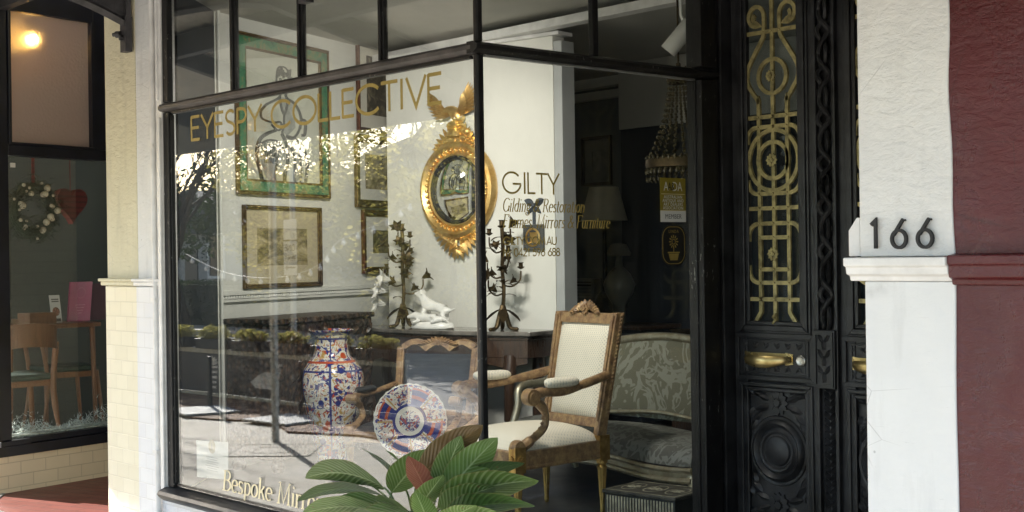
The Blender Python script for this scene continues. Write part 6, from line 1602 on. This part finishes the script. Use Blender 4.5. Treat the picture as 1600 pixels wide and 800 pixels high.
def leafcloud(mb, c, r, n, s, rnd, flat=1.0, up=0):
    for i in range(n):
        while True:
            q = Vector((rnd.uniform(-1, 1), rnd.uniform(-1, 1), rnd.uniform(-1, 1)))
            if .25 < q.length < 1: break
        p = c + Vector((q.x * r[0], q.y * r[1], q.z * r[2])); a = Vector((rnd.gauss(0, 1), rnd.gauss(0, 1), rnd.gauss(0, 1) + up)).normalized(); b = a.orthogonal().normalized(); k = s * rnd.uniform(.6, 1.4)
        mb.add([p - a * k, p + b * k * .5, p + a * k, p - b * k * .5], [(0, 1, 2, 3)])
rnd = random.Random(21)
for i in range(6):
    a = .40 + i * .78; p = A0 + AU * a
    pt = thing('planter_box', 'dark planter box of clipped box shrubs on the banner barrier', 'planter', (p.x, p.y, .592), math.atan2(AU.y, AU.x), 'planter boxes along the barrier')
    mb = MB(); mb.prism([(-.25, 0), (.25, 0), (.27, .12), (-.27, .12)], lambda x, z, d: (x, d, z), -.11, .11); mb.build('trough', black_plain, pt, bevel=.006)
    mb = MB()
    for k in range(5): leafcloud(mb, Vector((-.17 + k * .085, 0, .165)), (.09, .13, .085 + rnd.uniform(-.02, .03)), 170, .024, rnd)
    mb.build('foliage', fol_box, pt)
# pole with one way plates
def pole(x, y, h, label, plates=()):
    t = thing('sign_pole', label, 'sign pole', (x, y, 0))
    mb = MB(); mb.tube([(0, 0, 0), (0, 0, h)], .034, 14); mb.lathe([(.0, .02), (.036, .02), (.036, 0)], (0, 0, h), (0, 0, 1), 14); mb.build('post', metal_grey, t, smooth=50); return t
t = pole(-10.54, -2.86, 2.55, 'grey steel street pole on the sunlit pavement'); 
px_ = rY(452, 404, -5.0)
t = pole(px_.x - .0, -5.05, 2.7, 'grey steel pole at the kerb carrying one way plates')
for q, (z0, z1) in enumerate(((1.46, 1.86), (1.88, 2.12))):
    mb = MB(); mb.box(-.14, .14, .036, .040, z0, z1); pltt = mb.build('sign_plate', paper, t)
    if q == 0:
        TM = lambda a, b: frm((a, .0415, b), (-1, 0, 0), (0, 0, 1))
        for s_, zz_ in (('ONE', 1.78), ('WAY', 1.66)): text_obj('sign_lettering', s_, .12, TM(0, zz_), black_plain, pltt, .9, ext=.0008)
        mb = MB(); SF = lambda a, b, d: (a, .0405 + d, b); mb.prism([(-.11, 1.55), (-.06, 1.585), (-.06, 1.56), (.11, 1.56), (.11, 1.54), (-.06, 1.54), (-.06, 1.515)], SF, 0, .001); mb.build('arrow', black_plain, pltt)
# white boards on the bed, bollard stakes, pit lid
for i, (x, y, rz) in enumerate(((-13.05, -3.5, .2), (-11.65, -3.68, -.1))):
    mb = MB(); mb.box(-.36, .36, -.30, .30, 0, .02); o_ = mb.build('white_board', basic('grey_board', (.42, .42, .41), .8), bevel=.004); o_.location = (x, y, .024); o_.rotation_euler = (0, 0, rz); tag(o_, ['white board lying flat on the mulch, farther of the two', 'white board lying flat on the mulch, nearer the steel pole'][i], 'board', 'white boards on the garden bed')  # board white toned down to grey so direct sun does not burn out
for i, (x, y) in enumerate(((-13.35, -3.75), (-11.9, -4.0))):
    mb = MB(); mb.tube([(0, 0, 0), (0, 0, .55)], .028, 10); mb.lathe([(.03, 0), (.02, .02), (0, .024)], (0, 0, .55), (0, 0, 1), 10); o_ = mb.build('bollard', black_plain, smooth=40); o_.location = (x, y, .018); tag(o_, ['short black bollard beside the farther white board', 'short black bollard beside the nearer white board'][i], 'bollard', 'black bollards in the bed')
mb = MB(); ring2(mb, lambda a, b, d: (a, b, d), -.36, .36, -.36, .36, .02, .0005, .006); ring2(mb, lambda a, b, d: (a, b, d), -.18, .18, -.18, .18, .015, .0005, .006); mb.box(-.34, .34, -.34, .34, .0005, .003)
o_ = mb.build('pit_lid', concrete); o_.location = (-10.05, -2.55, .001); o_.rotation_euler = (0, 0, .75); tag(o_, 'square service pit lid set in the pavement by the steel pole', 'pit lid')
# festoon lights
fs = thing('festoon_lights', 'string of white festoon bulbs along the kerb, reflected in the window', 'string lights', (-14.5, -5.2, 0))
pts = [rY(*q, -5.2) for q in ((290, 397), (345, 424), (400, 434), (455, 430), (500, 412), (530, 376))] + [rY(590, 350, -5.2), rY(640, 318, -5.2)]
lo_ = fs.location; mb = MB(); cpts = [Vector(p) - lo_ for p in spline(pts, 8)]; mb.tube(cpts, .006, 5); mb.build('cable', basic('pale_cable', (.45, .44, .42), .6), fs, smooth=50)
b0 = None
for i in range(2, len(cpts), 3):
    p = cpts[i]
    if b0 is None:
        mb = MB(); mb.lathe([(.0, -.085), (.02, -.076), (.028, -.054), (.02, -.03), (.011, -.02), (.011, 0), (.0, .004)], (0, 0, 0), (0, 0, 1), 14); b0 = mb.build('bulb', festoon_m, fs, smooth=50); b0.location = p
    else: c = b0.copy(); COL.objects.link(c); c.location = p
# trees, hedge and houses over the road
def tree(label, x, y, h, crown_r, seed, mat, bare=False, z0=0, n=13000, ls=.052, crown_z=None):
    rnd = random.Random(seed); t = thing('street_tree', label, 'tree', (x, y, z0))
    mb = MB(); tips = []
    def br(p, d, L, r, lv):
        n_ = 5; pts = [p.copy()]; dd = d.copy()
        for i in range(n_): dd = (dd + Vector((rnd.gauss(0, .13), rnd.gauss(0, .13), rnd.gauss(.04, .08)))).normalized(); pts.append(pts[-1] + dd * L / n_)
        mb.tube(pts, [r * (1 - .55 * i / n_) for i in range(n_ + 1)], 6 if lv < 2 else 4)
        if lv >= (5 if bare else 3) or r < .004: tips.append(pts[-1]); return
        for k in range(3 if lv else 5):
            q = pts[rnd.randint(2, n_)]; a = rnd.uniform(0, 6.28); s_ = Vector((math.cos(a), math.sin(a), rnd.uniform(.1, .7))).normalized()
            br(q, (dd * .7 + s_ * .8).normalized(), L * rnd.uniform(.55, .75), r * .52, lv + 1)
    br(Vector((0, 0, 0)), Vector((0, 0, 1)), h * .42, h * .022, 0)
    mb.build('trunk', bark, t, smooth=50)
    if not bare:
        cm = MB(); cz_ = crown_z or h * .62
        for k in range(26):
            q = Vector((rnd.gauss(0, .45), rnd.gauss(0, .45), rnd.gauss(0, .42))); c = Vector((q.x * crown_r, q.y * crown_r, cz_ + q.z * h * .38)); s_ = rnd.uniform(.28, .5) * crown_r
            leafcloud(cm, c, (s_, s_, s_ * .8), n // 26, ls, rnd)
        cm.build('crown', mat, t)
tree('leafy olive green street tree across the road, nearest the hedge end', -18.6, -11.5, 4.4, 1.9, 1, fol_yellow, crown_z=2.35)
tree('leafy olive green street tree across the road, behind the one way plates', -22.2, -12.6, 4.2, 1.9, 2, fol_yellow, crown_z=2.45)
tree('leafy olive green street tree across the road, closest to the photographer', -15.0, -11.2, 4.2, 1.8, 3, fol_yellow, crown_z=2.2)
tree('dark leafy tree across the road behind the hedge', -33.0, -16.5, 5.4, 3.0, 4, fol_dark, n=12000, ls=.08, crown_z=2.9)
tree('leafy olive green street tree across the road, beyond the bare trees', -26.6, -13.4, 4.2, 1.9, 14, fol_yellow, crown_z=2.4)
tree('bare winter street tree with fine twigs over the road', -17.5, -9.2 - 2.9, 8.6, 2, 5, fol_dark, True)
tree('bare winter street tree on the near kerb by the garden bed', -19.2, -4.95, 7.0, 2, 12, fol_dark, True)
tree('bare winter street tree farther along the road', -25.5, -13.0, 8.8, 2, 6, fol_dark, True)
tree('bare winter street tree farthest left along the road', -31.0, -12.8, 8.2, 2, 8, fol_dark, True)
rnd = random.Random(9); mb = MB()
hg = thing('clipped_hedge', 'long clipped hedge on the far side of the road', 'hedge', (-24, -13.6, 0))
mb.box(-15, 4.5, -.45, .45, .0, 1.02); mb.build('hedge_core', basic('hedge_shade', (.012, .022, .010), .9), hg)
mb = MB()
for i in range(9000):
    x = rnd.uniform(-15.05, 4.55); f = rnd.random()
    p = Vector((x, .47 + rnd.gauss(0, .04), rnd.uniform(.02, 1.08))) if f < .55 else Vector((x, rnd.uniform(-.47, .47), 1.05 + rnd.gauss(0, .04)))
    a = Vector((rnd.gauss(0, 1), rnd.gauss(0, 1), rnd.gauss(0, 1))).normalized(); b = a.orthogonal().normalized(); k = rnd.uniform(.03, .06); mb.add([p - a * k, p + b * k * .5, p + a * k, p - b * k * .5], [(0, 1, 2, 3)])
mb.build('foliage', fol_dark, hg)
def house(label, x, y, W, D, H, RH, wm):
    t = thing('terrace_house', label, 'house', (x, y, 0))
    mb = MB(); mb.box(-W / 2, W / 2, -D / 2, D / 2, 0, H); mb.build('wall', wm, t)
    rf = MB(); rf.prism([(-W / 2 - .3, H - .1), (W / 2 + .3, H - .1), (0, H + RH)], lambda a, b, d: (a, d, b), -D / 2 - .2, D / 2 + .3); r_ = rf.build('roof', slate, t)
    c = MB(); c.box(W * .22, W * .22 + .6, -.4, .4, H + .2, H + RH + .5); c.build('chimney', terracotta_wall, r_)
    for sx in (-W * .28, W * .20):
        wn = MB(); ring2(wn, lambda a, b, d: (a, D / 2 + d, b), sx - .6, sx + .6, 1.0, 2.6, .09, .002, .06); w_ = wn.build('window', white_trim, t)
        gp = MB(); gp.box(sx - .5, sx + .5, D / 2 + .002, D / 2 + .02, 1.1, 2.5); gp.build('pane', basic('dark_pane', (.02, .025, .03), .1), w_)
    dm = MB(); dm.box(-.45, .45, D / 2 + .002, D / 2 + .05, 0, 2.1); dm.build('door', navy_paint, t)
house('rendered terrace house with slate gable, opposite the shop', -44, -24, 9, 8, 2.7, 1.5, house_wall)
house('brick terrace house with slate gable, farther along', -58, -25, 9, 8, 2.9, 1.9, terracotta_wall)
house('wide rendered house with low slate gable, nearest across the road', -26.5, -24, 13, 8, 4.75, 1.0, house_wall)
